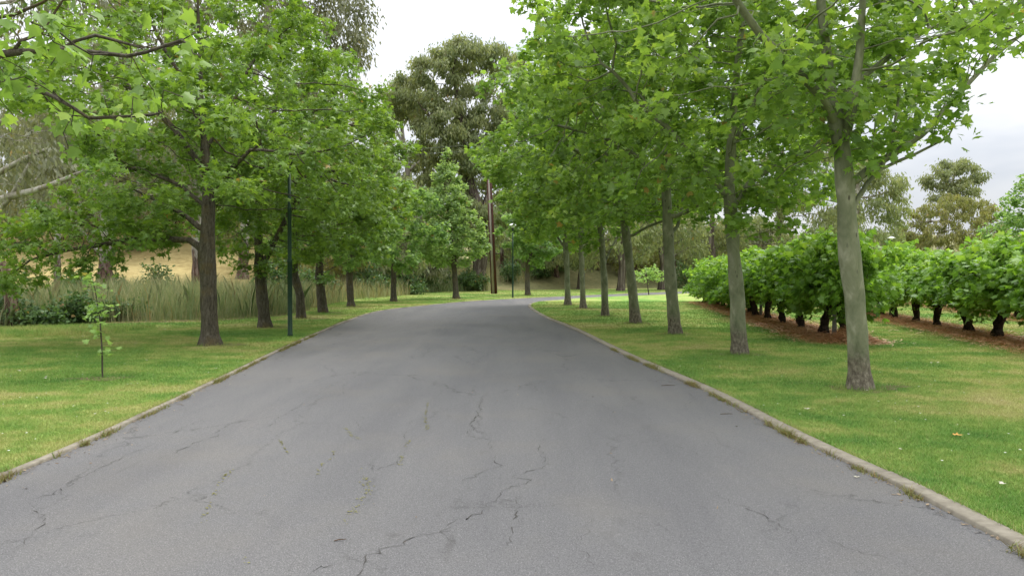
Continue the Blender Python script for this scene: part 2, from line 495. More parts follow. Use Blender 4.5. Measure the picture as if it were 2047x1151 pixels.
def leaves_mesh(name, pos, axis, nrm, size, tint, templ, mat, rng):
    T, FF = TEMPL[templ]
    N, k = len(pos), len(T)
    axis = norm(axis)
    side = norm(np.cross(axis, nrm))
    nr = np.cross(side, axis)
    wid = size * rng.uniform(0.85, 1.15, N)
    curl = rng.uniform(0.2, 1.9, N)
    V = (pos[:, None, :] + T[None, :, 0, None] * (side * wid[:, None])[:, None, :]
         + T[None, :, 1, None] * (axis * size[:, None])[:, None, :]
         + T[None, :, 2, None] * (nr * (size * curl)[:, None])[:, None, :])
    off = (np.arange(N) * k)[:, None, None]
    groups = [(f[None] + off).reshape(-1, f.shape[1]) for f in FF]
    return mesh_np(name, V.reshape(-1, 3), groups, mat, np.repeat(tint, k))


# ------------------------------------------------------------------ trees
def envelope(rng, n, z0, z1, rad, profile, cx=0.0, cy=0.0, clumps=0, sig=0.6, squash=(1, 1), shell=0.45, skew=(0, 0)):
    """attractor points filling a crown volume, gathered in clumps"""
    def sample(n):
        t = rng.uniform(0, 1, n * 3)
        pr = profile(t)
        keep = rng.uniform(0, 1, len(t)) < pr ** 2 + 0.05
        t = t[keep][:n]
        pr = profile(t)
        a = rng.uniform(0, 2 * math.pi, len(t))
        lob = 1 + 0.16 * np.sin(3 * a + 5 * t + ph[0]) + 0.10 * np.sin(5 * a - 7 * t + ph[1])
        r = rad * pr * lob * rng.uniform(0, 1, len(t)) ** shell
        return np.column_stack([cx + skew[0] * t + r * np.cos(a) * squash[0], cy + skew[1] * t + r * np.sin(a) * squash[1], z0 + (z1 - z0) * t])
    ph = rng.uniform(0, 6, 2)
    if clumps:
        c = sample(clumps)
        A = c[rng.integers(0, len(c), n)] + rng.normal(0, sig, (n, 3)) * np.array([1, 1, 0.6])
        B = sample(n // 5)
        return np.vstack([A, B])
    return sample(n)


ovoid = lambda t: np.sin(np.pi * np.clip(t, 0, 1) ** 0.75) ** 0.6
dome = lambda t: np.clip(np.minimum(1, (t + 0.08) * 5), 0, 1) * np.sqrt(np.clip(1 - t ** 2.4, 0, 1))
egg = lambda t: np.sin(np.pi * np.clip(t, 0, 1) ** 0.85) ** 0.85
cone = lambda t: np.minimum(1, (t + 0.10) * 4) * np.clip(1 - t, 0.0, 1) ** 0.75
vase = lambda t: (0.45 + 0.55 * np.sin(np.pi * np.clip(t * 0.8 + 0.1, 0, 1))) * np.sqrt(np.clip(1 - t ** 5, 0, 1))


def colonize(attr, seeds, rng, step=0.25, infl=2.2, kill=0.42, iters=90, up=0.12, jit=0.12, limb_r=None):
    pos, par, flo = [], [], []
    for si, s in enumerate(seeds):
        s = resample(np.array(s, float), max(2, int(np.linalg.norm(np.diff(np.array(s, float), axis=0), axis=1).sum() / step) + 1))
        if pos:
            P = np.array(pos)
            last = int(np.argmin(((P - s[0]) ** 2).sum(1)))
            s = s[1:]
        else:
            last = -1
        for pi, p in enumerate(s):
            pos.append(p); par.append(last); last = len(pos) - 1
            flo.append(0.0 if limb_r is None or si == 0 else limb_r[si - 1] * (1 - 0.72 * pi / len(s)))
    P, par = np.array(pos), list(par)
    A = attr
    d2 = ((A[:, None, :] - P[None]) ** 2).sum(2)
    near, nd = d2.argmin(1), np.sqrt(d2.min(1))
    for it in range(iters):
        if len(A) == 0: break
        act = nd < infl
        if not act.any(): act = nd < nd.min() + 0.5
        idx = near[act]
        S = np.zeros_like(P)
        np.add.at(S, idx, norm(A[act] - P[idx]))
        u = np.unique(idx)
        d = norm(norm(S[u]) + np.array([0, 0, up]) + rng.normal(0, jit, (len(u), 3)))
        new = P[u] + d * step
        ok = np.ones(len(new), bool)
        dd = ((new[:, None, :] - P[None]) ** 2).sum(2).min(1)
        ok &= dd > (0.35 * step) ** 2
        if not ok.any():
            A = A[~act]; nd = nd[~act]; near = near[~act]
            continue
        new, u = new[ok], u[ok]
        base = len(P)
        P = np.vstack([P, new])
        par.extend(u.tolist())
        d2 = ((A[:, None, :] - new[None]) ** 2).sum(2)
        m = np.sqrt(d2.min(1)); am = d2.argmin(1) + base
        b = m < nd
        nd[b], near[b] = m[b], am[b]
        keep = nd > kill
        A, nd, near = A[keep], nd[keep], near[keep]
    FLOOR['f'] = np.concatenate([flo, np.zeros(len(P) - len(flo))])
    return P, np.array(par)


FLOOR = {}


def skeleton(P, par, r0, rb, root_taper=0.12, flare=0.3):
    n = len(P)
    kids = [[] for _ in range(n)]
    for i, p in enumerate(par):
        if p >= 0: kids[p].append(i)
    tips = np.zeros(n); depth = np.zeros(n)
    for i in range(n - 1, -1, -1):
        if not kids[i]: tips[i] = 1
        if par[i] >= 0:
            tips[par[i]] += tips[i]
            depth[par[i]] = max(depth[par[i]], depth[i] + 1)
    e = math.log(max(tips[0], 3)) / math.log(rb / r0)
    r = r0 * (tips + 0.15 * depth / 3) ** (1 / max(e, 1.2))
    r *= rb / r[0]
    r = np.maximum(np.maximum(r, r0), FLOOR['f'])
    main = np.full(n, -1)
    for i in range(n):
        if kids[i]: main[i] = max(kids[i], key=lambda k: tips[k])
    for i in range(n):
        if P[i][2] < 4: r[i] *= 1 + 0.0 * root_taper
    z = P[:, 2] - P[0][2]
    r = r * (1 + 0.05 * np.sin(z * 2.7 + P[0].sum() + tips[0]) + 0.04 * np.sin(z * 6.1 + tips[0]))
    r = r * (1 + flare * np.exp(-np.maximum(z, 0) / 0.16)) * np.where(z < 2.5, 1 + root_taper * (1 - z / 2.5), 1.0)
    return r, kids, main, tips, depth


def tubes(P, par, r, main, sel, sides, rng, wob=0.0):
    """tapering tubes along the selected nodes (each joined to its parent)"""
    n = len(P)
    d = np.zeros_like(P)
    has = par >= 0
    d[has] = norm(P[has] - P[par[has]])
    d[~has] = (0, 0, 1)
    dm = d.copy()
    mk = main >= 0
    dm[mk] = norm(d[mk] + d[main[mk]])
    ref = norm(np.array([0.31, 0.95, 0.08]))
    def ring(c, dd, rad, jitter):
        u = norm(np.cross(dd, ref)); v = np.cross(dd, u)
        a = np.arange(sides) * 2 * math.pi / sides
        rr = rad[:, None] * (1 + wob * jitter)
        return c[:, None, :] + rr[..., None] * (np.cos(a)[None, :, None] * u[:, None, :] + np.sin(a)[None, :, None] * v[:, None, :])
    J = rng.normal(0, 1, (n, sides)) if wob else np.zeros((n, sides))
    idx = np.array([i for i in sel if par[i] >= 0])
    if len(idx) == 0: return None
    p = par[idx]
    ismain = main[p] == idx
    rA = np.where(ismain, r[p], np.minimum(r[p] * 0.9, r[idx] * 1.35))
    dA = np.where(ismain[:, None], dm[p], norm(d[idx]))
    A = ring(P[p], dA, rA, np.where(ismain[:, None], J[p], 0))
    B = ring(P[idx], dm[idx], r[idx], J[idx])
    N = len(idx)
    V = np.concatenate([A, B], 1).reshape(-1, 3)
    k = np.arange(sides); k2 = (k + 1) % sides
    f = np.stack([k, k2, sides + k2, sides + k], 1)[None] + (np.arange(N) * 2 * sides)[:, None, None]
    return V, f.reshape(-1, 4)


def build_tree(name, label, cat, base, seeds, attr, seed, bark, leafm, templ, n_leaf, lsize, rb, r0=0.006, group=None,
               step=0.25, infl=2.2, kill=0.42, up=0.12, jit=0.12, leaf_depth=3, spread=0.16, droop=0.25, hang=False,
               sides=14, flare=0.42, taper=0.12, trunk_wob=0.04, iters=90, limb_r=None):
    rng = np.random.default_rng(seed)
    P, par = colonize(attr, seeds, rng, step, infl, kill, iters, up, jit, limb_r)
    r, kids, main, tips, depth = skeleton(P, par, r0, rb, taper, flare)
    root = empty(name, base, label, cat, group)
    chain, i = [], 0
    while i >= 0 and (r[i] > rb * 0.33 or len(chain) < 6):
        chain.append(i); i = main[i]
    tv, tf = tubes(P, par, r, main, chain, sides, rng, trunk_wob)
    cs = set(chain)
    big = [i for i in range(len(P)) if i not in cs and r[i] > 0.02]
    thin = [i for i in range(len(P)) if i not in cs and r[i] <= 0.02]
    Vs, Fs, o = [tv], [tf], len(tv)
    for sel, sd in ((big, 7), (thin, 4)):
        t = tubes(P, par, r, main, sel, sd, rng)
        if t is None: continue
        Vs.append(t[0]); Fs.append(t[1] + o); o += len(t[0])
    link('trunk', mesh_np('trunk', np.vstack(Vs), Fs, M[bark], smooth=True), root)
    # leaves
    seg = np.array([i for i in range(len(P)) if par[i] >= 0 and depth[i] <= leaf_depth and i not in cs])
    w = 1.0 / (1 + 0.35 * depth[seg]); w /= w.sum()
    s = rng.choice(seg, n_leaf, p=w)
    t = rng.uniform(0, 1.15, (n_leaf, 1))
    pos = P[par[s]] * (1 - t) + P[s] * t + rng.normal(0, spread, (n_leaf, 3)) * np.array([1, 1, 0.75])
    d = norm(P[s] - P[par[s]])
    rnd = norm(rng.normal(0, 1, (n_leaf, 3)))
    if hang:
        axis = norm(np.array([0, 0, -1.0]) + 0.55 * rnd + 0.25 * d)
        nrm = norm(rng.normal(0, 1, (n_leaf, 3)) * np.array([1, 1, 0.4]) + np.array([0, 0, 0.35]))
    else:
        axis = norm(d * 0.5 + rnd * np.array([1, 1, 0.5]) + np.array([0, 0, -droop]))
        nrm = norm(np.array([0, 0, 1.0]) + 0.62 * rng.normal(0, 1, (n_leaf, 3)) + 0.3 * d * np.array([1, 1, 0]))
    size = lsize * rng.uniform(0.45, 1.25, n_leaf)
    clus = rng.uniform(0, 1, len(P))
    tint = np.clip(0.5 + 0.55 * (clus[s] - 0.5) + rng.normal(0, 0.19, n_leaf), 0, 0.96)
    tint[rng.uniform(0, 1, n_leaf) < 0.005] = 1.0
    link('crown', leaves_mesh('crown', pos, axis, nrm, size, tint, templ, M[leafm], rng), root)
    return root


def loc(base, px, py, dd=0.0):
    return atd(px, py, base[1] + dd) - base


# ---- right-hand avenue of plane trees
P_BASE = [at(1720, 778), at(1478, 708), at(1350, 668), at(1271, 646), at(1210, 632), at(1166, 617), at(1135, 610)]
P_LAB = ['nearest smooth grey-green plane tree standing alone in the right lawn',
         'straight plane tree second from the camera on the right',
         'right-hand plane tree at the far corner of the vine row, upright pale trunk',
         'right-hand plane tree with a trunk leaning left towards the drive and a low fork',
         'slim right-hand plane tree with a forked dark upper stem, fifth from the camera',
         'slender right-hand plane tree close beside the last trunk before the bend',
         'last right-hand plane tree before the bend, nearest the kerb corner']
P_TR = [[(1722, 778), (1712, 640), (1698, 500), (1690, 380), (1684, 300), (1672, 250)],
        [(1478, 708), (1474, 600), (1464, 470), (1458, 380), (1462, 280), (1475, 120), (1490, 0)],
        [(1350, 668), (1340, 560), (1334, 430), (1330, 350), (1322, 240), (1320, 100), (1318, 0)],
        [(1271, 646), (1262, 560), (1248, 440), (1228, 395), (1212, 330), (1205, 200), (1200, 80)],
        [(1210, 632), (1208, 560), (1203, 480), (1196, 420), (1192, 330), (1188, 230)],
        [(1166, 617), (1163, 540), (1162, 460), (1158, 380), (1152, 280)],
        [(1135, 610), (1134, 550), (1130, 480), (1122, 400), (1112, 300)]]
P_LIMB = [
    [[(1690, 380), (1728, 345), (1790, 305), (1850, 265), (1905, 200), (1990, 110), (2060, 55)],
     [(1696, 430), (1730, 370), (1765, 335), (1830, 308), (1895, 275)],
     [(1684, 300), (1700, 230), (1718, 120), (1725, 0), (1730, -150)],
     [(1672, 250), (1640, 190), (1590, 140), (1520, 70), (1470, 0), (1420, -100)],
     [(1672, 250), (1690, 180), (1770, 120), (1850, 60), (1960, 20)],
     [(1668, 240), (1655, 130), (1640, 0), (1640, -200)],
     [(1740, 340), (1745, 290), (1750, 240)],
     [(1765, 335), (1780, 290), (1790, 240), (1800, 170)]],
    [[(1464, 420), (1500, 360), (1560, 330), (1620, 300)], [(1460, 400), (1400, 330), (1330, 250), (1270, 200)], [(1462, 300), (1510, 200), (1560, 80)]],
    [[(1334, 440), (1380, 420), (1405, 400), (1440, 340)], [(1330, 380), (1270, 310), (1200, 270), (1110, 250)], [(1350, 470), (1362, 420), (1372, 360)]],
    [[(1252, 480), (1290, 455), (1330, 440)], [(1228, 395), (1180, 320), (1120, 280), (1070, 250)]],
    [[(1206, 530), (1225, 490), (1250, 450)], [(1200, 455), (1170, 420), (1140, 390)]],
    [[(1162, 470), (1130, 430), (1090, 380)]],
    [[(1132, 500), (1105, 460), (1070, 420)]]]
P_SPEC = [  # z0, z1, radius, n attractors, leaves, leaf size, template
    (3.3, 9.5, 4.3, 1300, 11800, 0.128, 'maple', 0.127), (2.7, 9.6, 3.9, 1500, 18000, 0.134, 'maple', 0.13),
    (2.8, 9.8, 4.0, 1500, 18500, 0.136, 'maple', 0.14), (2.8, 9.8, 3.9, 1500, 18500, 0.136, 'maple', 0.135),
    (2.5, 9.6, 3.7, 1400, 13500, 0.155, 'maple', 0.115), (2.7, 10.0, 3.8, 1400, 13500, 0.155, 'maple', 0.115),
    (2.6, 10.2, 3.5, 1300, 14500, 0.155, 'maple', 0.13)]
for k, b in enumerate(P_BASE):
    rng = np.random.default_rng(100 + k)
    z0, z1, rad, na, nl, ls, tp, rb = P_SPEC[k]
    top = loc(b, *P_TR[k][-1])
    seeds = [[loc(b, x, y, 0.0) for x, y in P_TR[k]]]
    seeds[0][0] = np.array([0, 0, 0.0])
    for q in P_LIMB[k]:
        dd = rng.uniform(-1.5, 1.5)
        seeds.append([loc(b, x, y, dd * i / len(q)) for i, (x, y) in enumerate(q)])
    A = envelope(rng, na, z0, z1, rad, vase if k == 0 else (ovoid if k < 4 else egg), cx=top[0] * 0.6 + (0.45 if k == 6 else 0), clumps=50 if k else 36, sig=0.46)
    if k == 0:
        # keep the open side over the vines sparse and the underside clear
        keep = ~((A[:, 0] > 0.2) & (A[:, 2] < 3.45 + 0.62 * A[:, 0]))
        keep &= ~((A[:, 0] < -0.2) & (A[:, 2] < 3.75 - 0.05 * A[:, 0]))
        keep &= ~((np.abs(A[:, 0] + 0.2) < 0.8) & (A[:, 2] < 4.1))
        A = A[keep]
        ex = [(1850, 60), (1950, 40), (2030, 30), (2000, 85), (1900, 110), (1820, 130), (1780, 200), (1830, 220), (1760, 250), (1720, 200), (1930, 90), (1990, 10), (2040, -10), (2010, 50), (2045, 70), (1965, 125), (2020, 10), (1960, 70), (1910, 30), (1800, 60), (1700, 120), (1640, 190), (1590, 260), (1620, 90), (1560, 180)]
        A = np.vstack([A] + [loc(b, x, y, rng.uniform(-0.8, 0.8)) + rng.normal(0, 0.22, (11, 3)) for x, y in ex])
    build_tree('plane_tree', P_LAB[k], 'tree', b, seeds, A, 200 + k, 'bark_plane', 'plane_leaf', tp, nl, ls, rb,
               group='plane trees lining the right of the drive', leaf_depth=3 if k else 2, droop=0.3, spread=0.14, limb_r=[0.062, 0.036, 0.075, 0.055, 0.05, 0.06, 0.016, 0.014] if k == 0 else [0.045] * 8)

# ---- left-hand row
L_BASE = [at(420, 690), at(530, 655), at(602, 637), at(646, 625), at(702, 613), at(787, 603), at(912, 597), at(1055, 590)]
L_LAB = ['big dark-barked spreading tree on the left lawn with a low limb',
         'second dark-barked tree of the left row, forked trunk just left of the green lamp post',
         'left-row tree with a thin crooked trunk right behind the green lamp post',
         'small left-row tree with a stout dark trunk and low bushy crown',
         'left-row tree with a straight dark trunk, fifth from the camera',
         'rounded left-row tree on the verge with crown low over the outer kerb',
         'pale green cone-shaped tree on the outer verge, left of the steel and concrete pole',
         'young tree on the far verge right of the white-capped lamp']
L_TR = [[(420, 690), (418, 600), (413, 510), (417, 420), (415, 350), (405, 250), (400, 120), (395, 0)],
        [(530, 655), (524, 590), (518, 520), (516, 460), (520, 380), (540, 280), (560, 150)],
        [(602, 637), (600, 590), (588, 550), (588, 480), (592, 400), (600, 300), (610, 200)],
        [(646, 625), (641, 580), (638, 540), (642, 480), (646, 420)],
        [(702, 613), (699, 570), (699, 530), (706, 470), (708, 400), (705, 330)],
        [(787, 603), (787, 560), (786, 520), (784, 460), (784, 390)],
        [(912, 597), (909, 550), (907, 510), (900, 450), (890, 380), (882, 330)],
        [(1055, 590), (1054, 555), (1055, 525), (1058, 480), (1060, 430)]]
L_LIMB = [
    [[(413, 505), (380, 480), (330, 478), (260, 478), (190, 492), (130, 500), (60, 520)],
     [(414, 470), (370, 430), (320, 405), (260, 375)], [(417, 420), (360, 370), (300, 345), (220, 330)],
     [(416, 390), (460, 340), (500, 300)], [(415, 350), (350, 260), (290, 200), (220, 140)], [(408, 300), (460, 220), (500, 130)],
     [(402, 200), (340, 120), (300, 40)]],
    [[(520, 540), (560, 460), (590, 400), (620, 330)], [(516, 470), (480, 430), (450, 400)], [(540, 300), (600, 240), (670, 200)]],
    [[(590, 400), (640, 345), (690, 340)], [(600, 300), (650, 260), (700, 250)]],
    [], [[(699, 540), (715, 490), (735, 450)]], [],
    [[(907, 510), (918, 470), (930, 430)], [(907, 512), (902, 470), (895, 440)]], [[(1055, 525), (1070, 490), (1080, 470)]]]
L_SPEC = [  # z0 z1 rad cx profile na leaves size templ mat rb bark squash
    (1.9, 9.0, 4.3, -0.6, dome, 2100, 26500, 0.138, 'star', 'dark_leaf', 0.168, 'bark_dark'),
    (2.2, 8.8, 3.2, 0.3, dome, 1500, 15500, 0.16, 'star', 'dark_leaf', 0.155, 'bark_dark'),
    (2.8, 8.8, 2.7, 0.5, ovoid, 1300, 13000, 0.165, 'star', 'dark_leaf', 0.13, 'bark_dark'),
    (1.7, 5.6, 2.3, 0.1, ovoid, 700, 6000, 0.17, 'simple', 'plane_far_leaf', 0.16, 'bark_dark'),
    (2.2, 7.6, 2.4, 0.2, ovoid, 900, 8000, 0.18, 'simple', 'plane_far_leaf', 0.15, 'bark_dark'),
    (1.5, 7.1, 2.5, 0.1, egg, 1000, 9500, 0.19, 'simple', 'plane_far_leaf', 0.14, 'bark_dark'),
    (1.9, 9.3, 2.75, -0.5, cone, 1300, 13500, 0.18, 'simple', 'cone_leaf', 0.16, 'bark_dark'),
    (2.3, 7.5, 2.3, 0.3, ovoid, 900, 9000, 0.21, 'simple', 'plane_far_leaf', 0.16, 'bark_dark')]
for k, b in enumerate(L_BASE):
    rng = np.random.default_rng(300 + k)
    z0, z1, rad, cx, prof, na, nl, ls, tp, lm, rb, bk = L_SPEC[k]
    seeds = [[loc(b, x, y) for x, y in L_TR[k]]]
    seeds[0][0] = np.array([0, 0, 0.0])
    for q in L_LIMB[k]:
        dd = rng.uniform(-1.2, 1.2)
        seeds.append([loc(b, x, y, dd * i / len(q)) for i, (x, y) in enumerate(q)])
    A = envelope(rng, na, z0, z1, rad, prof, cx=cx, clumps=(56 if k < 3 else 0 if k == 6 else 32), sig=0.42)
    if k == 0:
        # clear the view under the limb on the road side
        keep = ~((A[:, 0] > -1.6) & (A[:, 2] < 2.9)) & ~((A[:, 2] < 2.35) & (A[:, 0] > -3.2))
        A = A[keep]
        ex = [(30, 470), (80, 440), (150, 450), (210, 430), (255, 445), (100, 500), (40, 535), (170, 490), (300, 425), (230, 380), (130, 400), (20, 505), (320, 470), (190, 520), (0, 555), (30, 550), (0, 480), (55, 500), (90, 465), (230, 470), (20, 530)]
        pxl = CX + F * (A[:, 0] + b[0]) / (A[:, 1] + b[1])
        pyl = HZ - F * (A[:, 2] - H) / (A[:, 1] + b[1])
        A = A[~((pxl < 150) & (pyl > 230) & (pyl < 420)) & ~((pxl > 535) & (pxl < 620) & (pyl > 335))]
        A = np.vstack([A] + [loc(b, x, y, dd) + rng.normal(0, 0.11, (16, 3)) for x, y, dd in [(560, 305, -0.2), (596, 305, -0.2), (577, 300, -0.3), (577, 312, 0.3), (566, 314, 0.8), (590, 314, 1.0), (545, 310, 0.1), (577, 290, 0.6), (577, 308, 1.2)]])
        A = np.vstack([A] + [loc(b, x, y, rng.uniform(-0.9, 0.9)) + rng.normal(0, 0.27, (30, 3)) for x, y in ex])
    if k in (1, 2):
        ex = [(470, 440), (500, 480), (540, 510), (480, 515), (560, 470), (450, 475), (510, 430), (550, 420)] if k == 1 else [(640, 400), (660, 440), (620, 430), (560, 500), (690, 380), (720, 330), (740, 290), (640, 470)]
        A = np.vstack([A] + [loc(b, x, y, rng.uniform(-1.2, 0.8)) + rng.normal(0, 0.25, (20, 3)) for x, y in ex])
    build_tree('avenue_tree', L_LAB[k], 'tree', b, seeds, A, 400 + k, bk, lm, tp, nl, ls, rb,
               group='trees lining the left of the drive', droop=0.25, spread=0.13, kill=0.40, limb_r=[0.075, 0.06, 0.05, 0.045, 0.05, 0.04, 0.04] if k == 0 else [0.055] * 8, up=0.06 if k == 0 else 0.14)

# ---- near tree left of the camera: only its overhanging boughs enter the picture
b = np.array([-6.6, 5.6, 0.0])
rng = np.random.default_rng(77)
seeds = [[(0, 0, 0), (0.05, 0.05, 1.4), (0.1, 0.1, 2.6), (0.1, 0.0, 4.0), (0.2, 0.1, 6.0), (0.1, 0.2, 8.0)]]
for q in ([(-700, 330), (-300, 150), (0, 95), (130, 97), (280, 122), (380, 92)],
          [(-650, 300), (-250, 200), (0, 152), (100, 190), (160, 220), (200, 245), (310, 232)],
          [(-600, 230), (-300, 60), (0, 20), (90, 0), (180, -40)],
          [(0, 95), (60, 60), (110, -20), (130, -80)], [(110, 96), (170, 60), (230, 75), (280, 95)],
          [(-300, 60), (-200, -100), (0, -220), (200, -300)]):
    seeds.append([atd(x, y, 5.9) - b + np.array([0, 0.15 * math.sin(i), 0]) for i, (x, y) in enumerate(q)])
seeds = [seeds[0]] + [[np.array([0.1, 0, 3.0])] + s[1:] if n_ in (0, 1, 2) else s for n_, s in enumerate(seeds[1:])]
A = envelope(rng, 900, 3.2, 8.5, 4.0, vase, clumps=30, sig=0.45)
A = A[~((A[:, 0] > 0.4) & (A[:, 2] < 4.9))]
pts = []
for x, y in [(30, 60), (90, 40), (150, 70), (220, 20), (330, 40), (60, 140), (120, 160), (190, 120), (250, 150), (300, 110), (350, 140), 
             (140, 240), (200, 250), (290, 210), (120, 305), (-60, 120), (400, 70), (160, 190), (320, 230)]:
    c = atd(x, y, 5.9 + rng.uniform(-0.7, 0.9)) - b
    pts.append(c + rng.normal(0, 0.12, (9, 3)))
A = np.vstack([A] + pts)
build_tree('plane_tree', 'plane tree mostly out of view whose boughs hang into the top left corner', 'tree', b, seeds, A, 78,
           'bark_dark', 'plane_leaf', 'maple', 2900, 0.102, 0.17, r0=0.004, group=None, leaf_depth=1, spread=0.07, droop=0.6, kill=0.25, step=0.15, infl=1.2, limb_r=[0.038, 0.034, 0.03, 0.016, 0.014, 0.02])

# ---- saplings
b = at(205, 755)
rng = np.random.default_rng(9)
st = [loc(b, x, y) for x, y in [(205, 755), (204, 700), (200, 640), (192, 590), (186, 560)]]
st[0] = np.array([0, 0, 0.])
A = np.vstack([loc(b, x, y) + rng.normal(0, 0.05, (7, 3)) for x, y in [(180, 640), (220, 625), (232, 618), (190, 600), (196, 575), (183, 562), (205, 650), (180, 655), (210, 680), (186, 620), (200, 668), (228, 693)]])
build_tree('sapling', 'thin young tree alone on the left lawn with sparse bright leaves', 'young tree', b, [st], A, 10, 'bark_dark', 'sapling_leaf', 'maple',
           120, 0.085, 0.011, r0=0.0022, leaf_depth=3, spread=0.05, step=0.07, infl=0.6, kill=0.08, flare=0.1, sides=7, droop=0.1)
b = at(1297, 589)
A = envelope(np.random.default_rng(11), 170, 0.95, 2.05, 1.15, vase, clumps=14, sig=0.2)
build_tree('sapling', 'small bright round-headed young tree on the right lawn beside the far bend', 'young tree', b, [[(0, 0, 0), (-0.1, 0, 0.7), (-0.2, 0, 1.4)]], A, 12, 'bark_dark', 'sapling_leaf', 'simple',
           620, 0.15, 0.04, r0=0.006, leaf_depth=3, spread=0.1, step=0.15, infl=1.0, kill=0.2, flare=0.1, sides=7)


# ---- gum trees
def gum(label, base, stems, blobs, seed, leafm, n_leaf, lsize, rb, step=0.6, kill=1.0, infl=5.0, name='gum_tree', group=None, spread=0.35, templ='narrow', hang=True, r0=0.015, dens=26, leaf_depth=2, up=0.08, limb_r=None, flare=0.2, bark='bark_gum'):
    rng = np.random.default_rng(seed)
    A = []
    for (c, rad, w) in blobs:
        n = int(dens * w)
        v = norm(rng.normal(0, 1, (n, 3))) * rng.uniform(0.2, 1, (n, 1)) ** 0.4
        A.append(np.array(c) + v * np.array(rad))
    A = np.vstack(A)
    return build_tree(name, label, 'tree', base, stems, A, seed, bark, leafm, templ, n_leaf, lsize, rb, r0=r0, group=group, step=step, infl=infl,
                      kill=kill, up=up, jit=0.2, leaf_depth=leaf_depth, spread=spread, hang=hang, sides=10, flare=flare, limb_r=limb_r, taper=0.2, trunk_wob=0.06)


def blobs_px(base, lst):
    """crown masses: picture position, distance offset, radius in metres"""
    return [(loc(base, x, y, dd), (rx, rx, rz), w) for (x, y, dd, rx, rz, w) in lst]


GG = 'gum trees behind the drive'
# great central gum
b = np.array([-2.9, 66.0, 0.0])
stems = [[(0, 0, 0), (0.1, 0, 2.5)] + [loc(b, x, y) for x, y in [(962, 430), (945, 380), (930, 330), (925, 270), (915, 200), (905, 140)]],
         [loc(b, 945, 380), loc(b, 900, 370, 1), loc(b, 850, 360, 2), loc(b, 838, 300, 2)],
         [loc(b, 928, 320), loc(b, 880, 260, -2), loc(b, 850, 220, -2)],
         [loc(b, 962, 430), loc(b, 985, 360, 1), loc(b, 1000, 280, 1), loc(b, 1000, 200, 1)]]
bl = blobs_px(b, [(930, 110, 0, 2.6, 1.6, 4), (975, 110, 1, 2.4, 1.4, 3), (890, 140, -1, 2.3, 1.5, 3), (1010, 130, 1, 2.2, 1.6, 3), (850, 185, 0, 2.2, 1.6, 3),
                  (960, 170, 2, 2.6, 1.6, 3), (820, 215, 1, 1.9, 1.4, 2), (905, 250, -2, 2.4, 1.6, 3), (950, 250, 0, 2.6, 1.8, 4), (1000, 230, 0, 2.4, 2.0, 3),
                  (860, 290, 0, 2.2, 1.6, 3), (920, 310, -1, 2.6, 1.8, 4), (970, 320, 1, 2.4, 2.0, 3), (1010, 330, 2, 2.4, 2.2, 3), (830, 160, 1, 1.8, 1.4, 2), (870, 125, 0, 2.0, 1.4, 2), (800, 200, 0, 1.8, 1.4, 2), (890, 200, 0, 2.2, 1.6, 3), (860, 240, 1, 2.0, 1.5, 2), (890, 350, 1, 2.4, 1.6, 3), (940, 380, 2, 2.6, 1.8, 3), (1000, 420, 3, 2.6, 2.0, 3), (955, 420, -1.5, 2.0, 1.6, 3), (930, 460, -1, 1.8, 1.4, 2), (975, 470, -1.2, 1.5, 1.2, 2)])
gum('great round-headed gum tree rising behind the cone-shaped tree, thick shaggy trunk by the pole', b, stems, bl, 501, 'gum_leaf', 72000, 0.36, 0.62, group=GG, bark='bark_shaggy', limb_r=[0.22, 0.2, 0.25])
b = np.array([-10.0, 72.0, 0.0])
stems = [[(0, 0, -1), (0.3, 0, 3)] + [loc(b, x, y) for x, y in [(818, 400), (815, 340), (806, 280), (800, 220), (806, 190)]],
         [loc(b, 806, 290), loc(b, 790, 255), loc(b, 776, 240)], [loc(b, 815, 340), loc(b, 845, 320), loc(b, 850, 290)]]
bl = blobs_px(b, [(815, 190, 0, 2.2, 1.6, 3), (785, 225, 0, 1.6, 1.3, 2), (765, 250, 1, 1.7, 1.6, 2), (840, 220, 2, 2.0, 1.5, 2), (770, 310, 1, 1.8, 1.6, 2), (835, 330, 2, 2.0, 1.6, 2), (790, 370, 1, 2.2, 1.8, 3), (850, 400, 2, 2.2, 1.8, 2), (760, 400, 2, 2.4, 2, 2)])
gum('gum tree with a bare pale crooked upper limb, left of the great round-headed gum', b, stems, bl, 502, 'gum_leaf', 19000, 0.38, 0.42, group=GG, limb_r=[0.12, 0.16])
# tall grey gum behind the left row
b = np.array([-16.5, 46.0, 1.2])
stems = [[(0, 0, 0), (0.2, 0, 4), (0.0, 0, 8), (0.8, 0, 12), (1.5, 0.3, 16), (1.8, 0, 20)], [(0.2, 0, 8.5), (3.0, 0.4, 11.5), (5.0, 0.5, 13.5)], [(0, 0, 8), (-3, 0, 11), (-5, 0, 14)]]
bl = blobs_px(b, [(690, 30, 0, 2.0, 1.4, 3), (640, 10, 1, 2.2, 1.6, 3), (700, 90, 0, 1.5, 1.2, 2), (715, 130, 0, 1.0, 1.0, 1), (670, 110, 1, 1.8, 1.4, 2), (600, -50, 0, 3.0, 2.2, 4), (660, -60, 0, 2.6, 2.0, 3), (560, 40, 1, 2.6, 2.0, 3), (480, 10, 1, 3.0, 2.2, 4),
                  (420, 60, 2, 3.0, 2.2, 3), (520, -90, 0, 3.0, 2.2, 3), (620, 180, 1, 2.0, 1.6, 2), (350, 0, 1, 2.6, 2.2, 3), (280, -40, 1, 2.6, 2.2, 3)])
gum('tall airy grey gum tree rising above the left row against the sky', b, stems, bl, 503, 'gum_grey_leaf', 24000, 0.32, 0.28, group=GG, spread=0.4, limb_r=[0.14, 0.14])
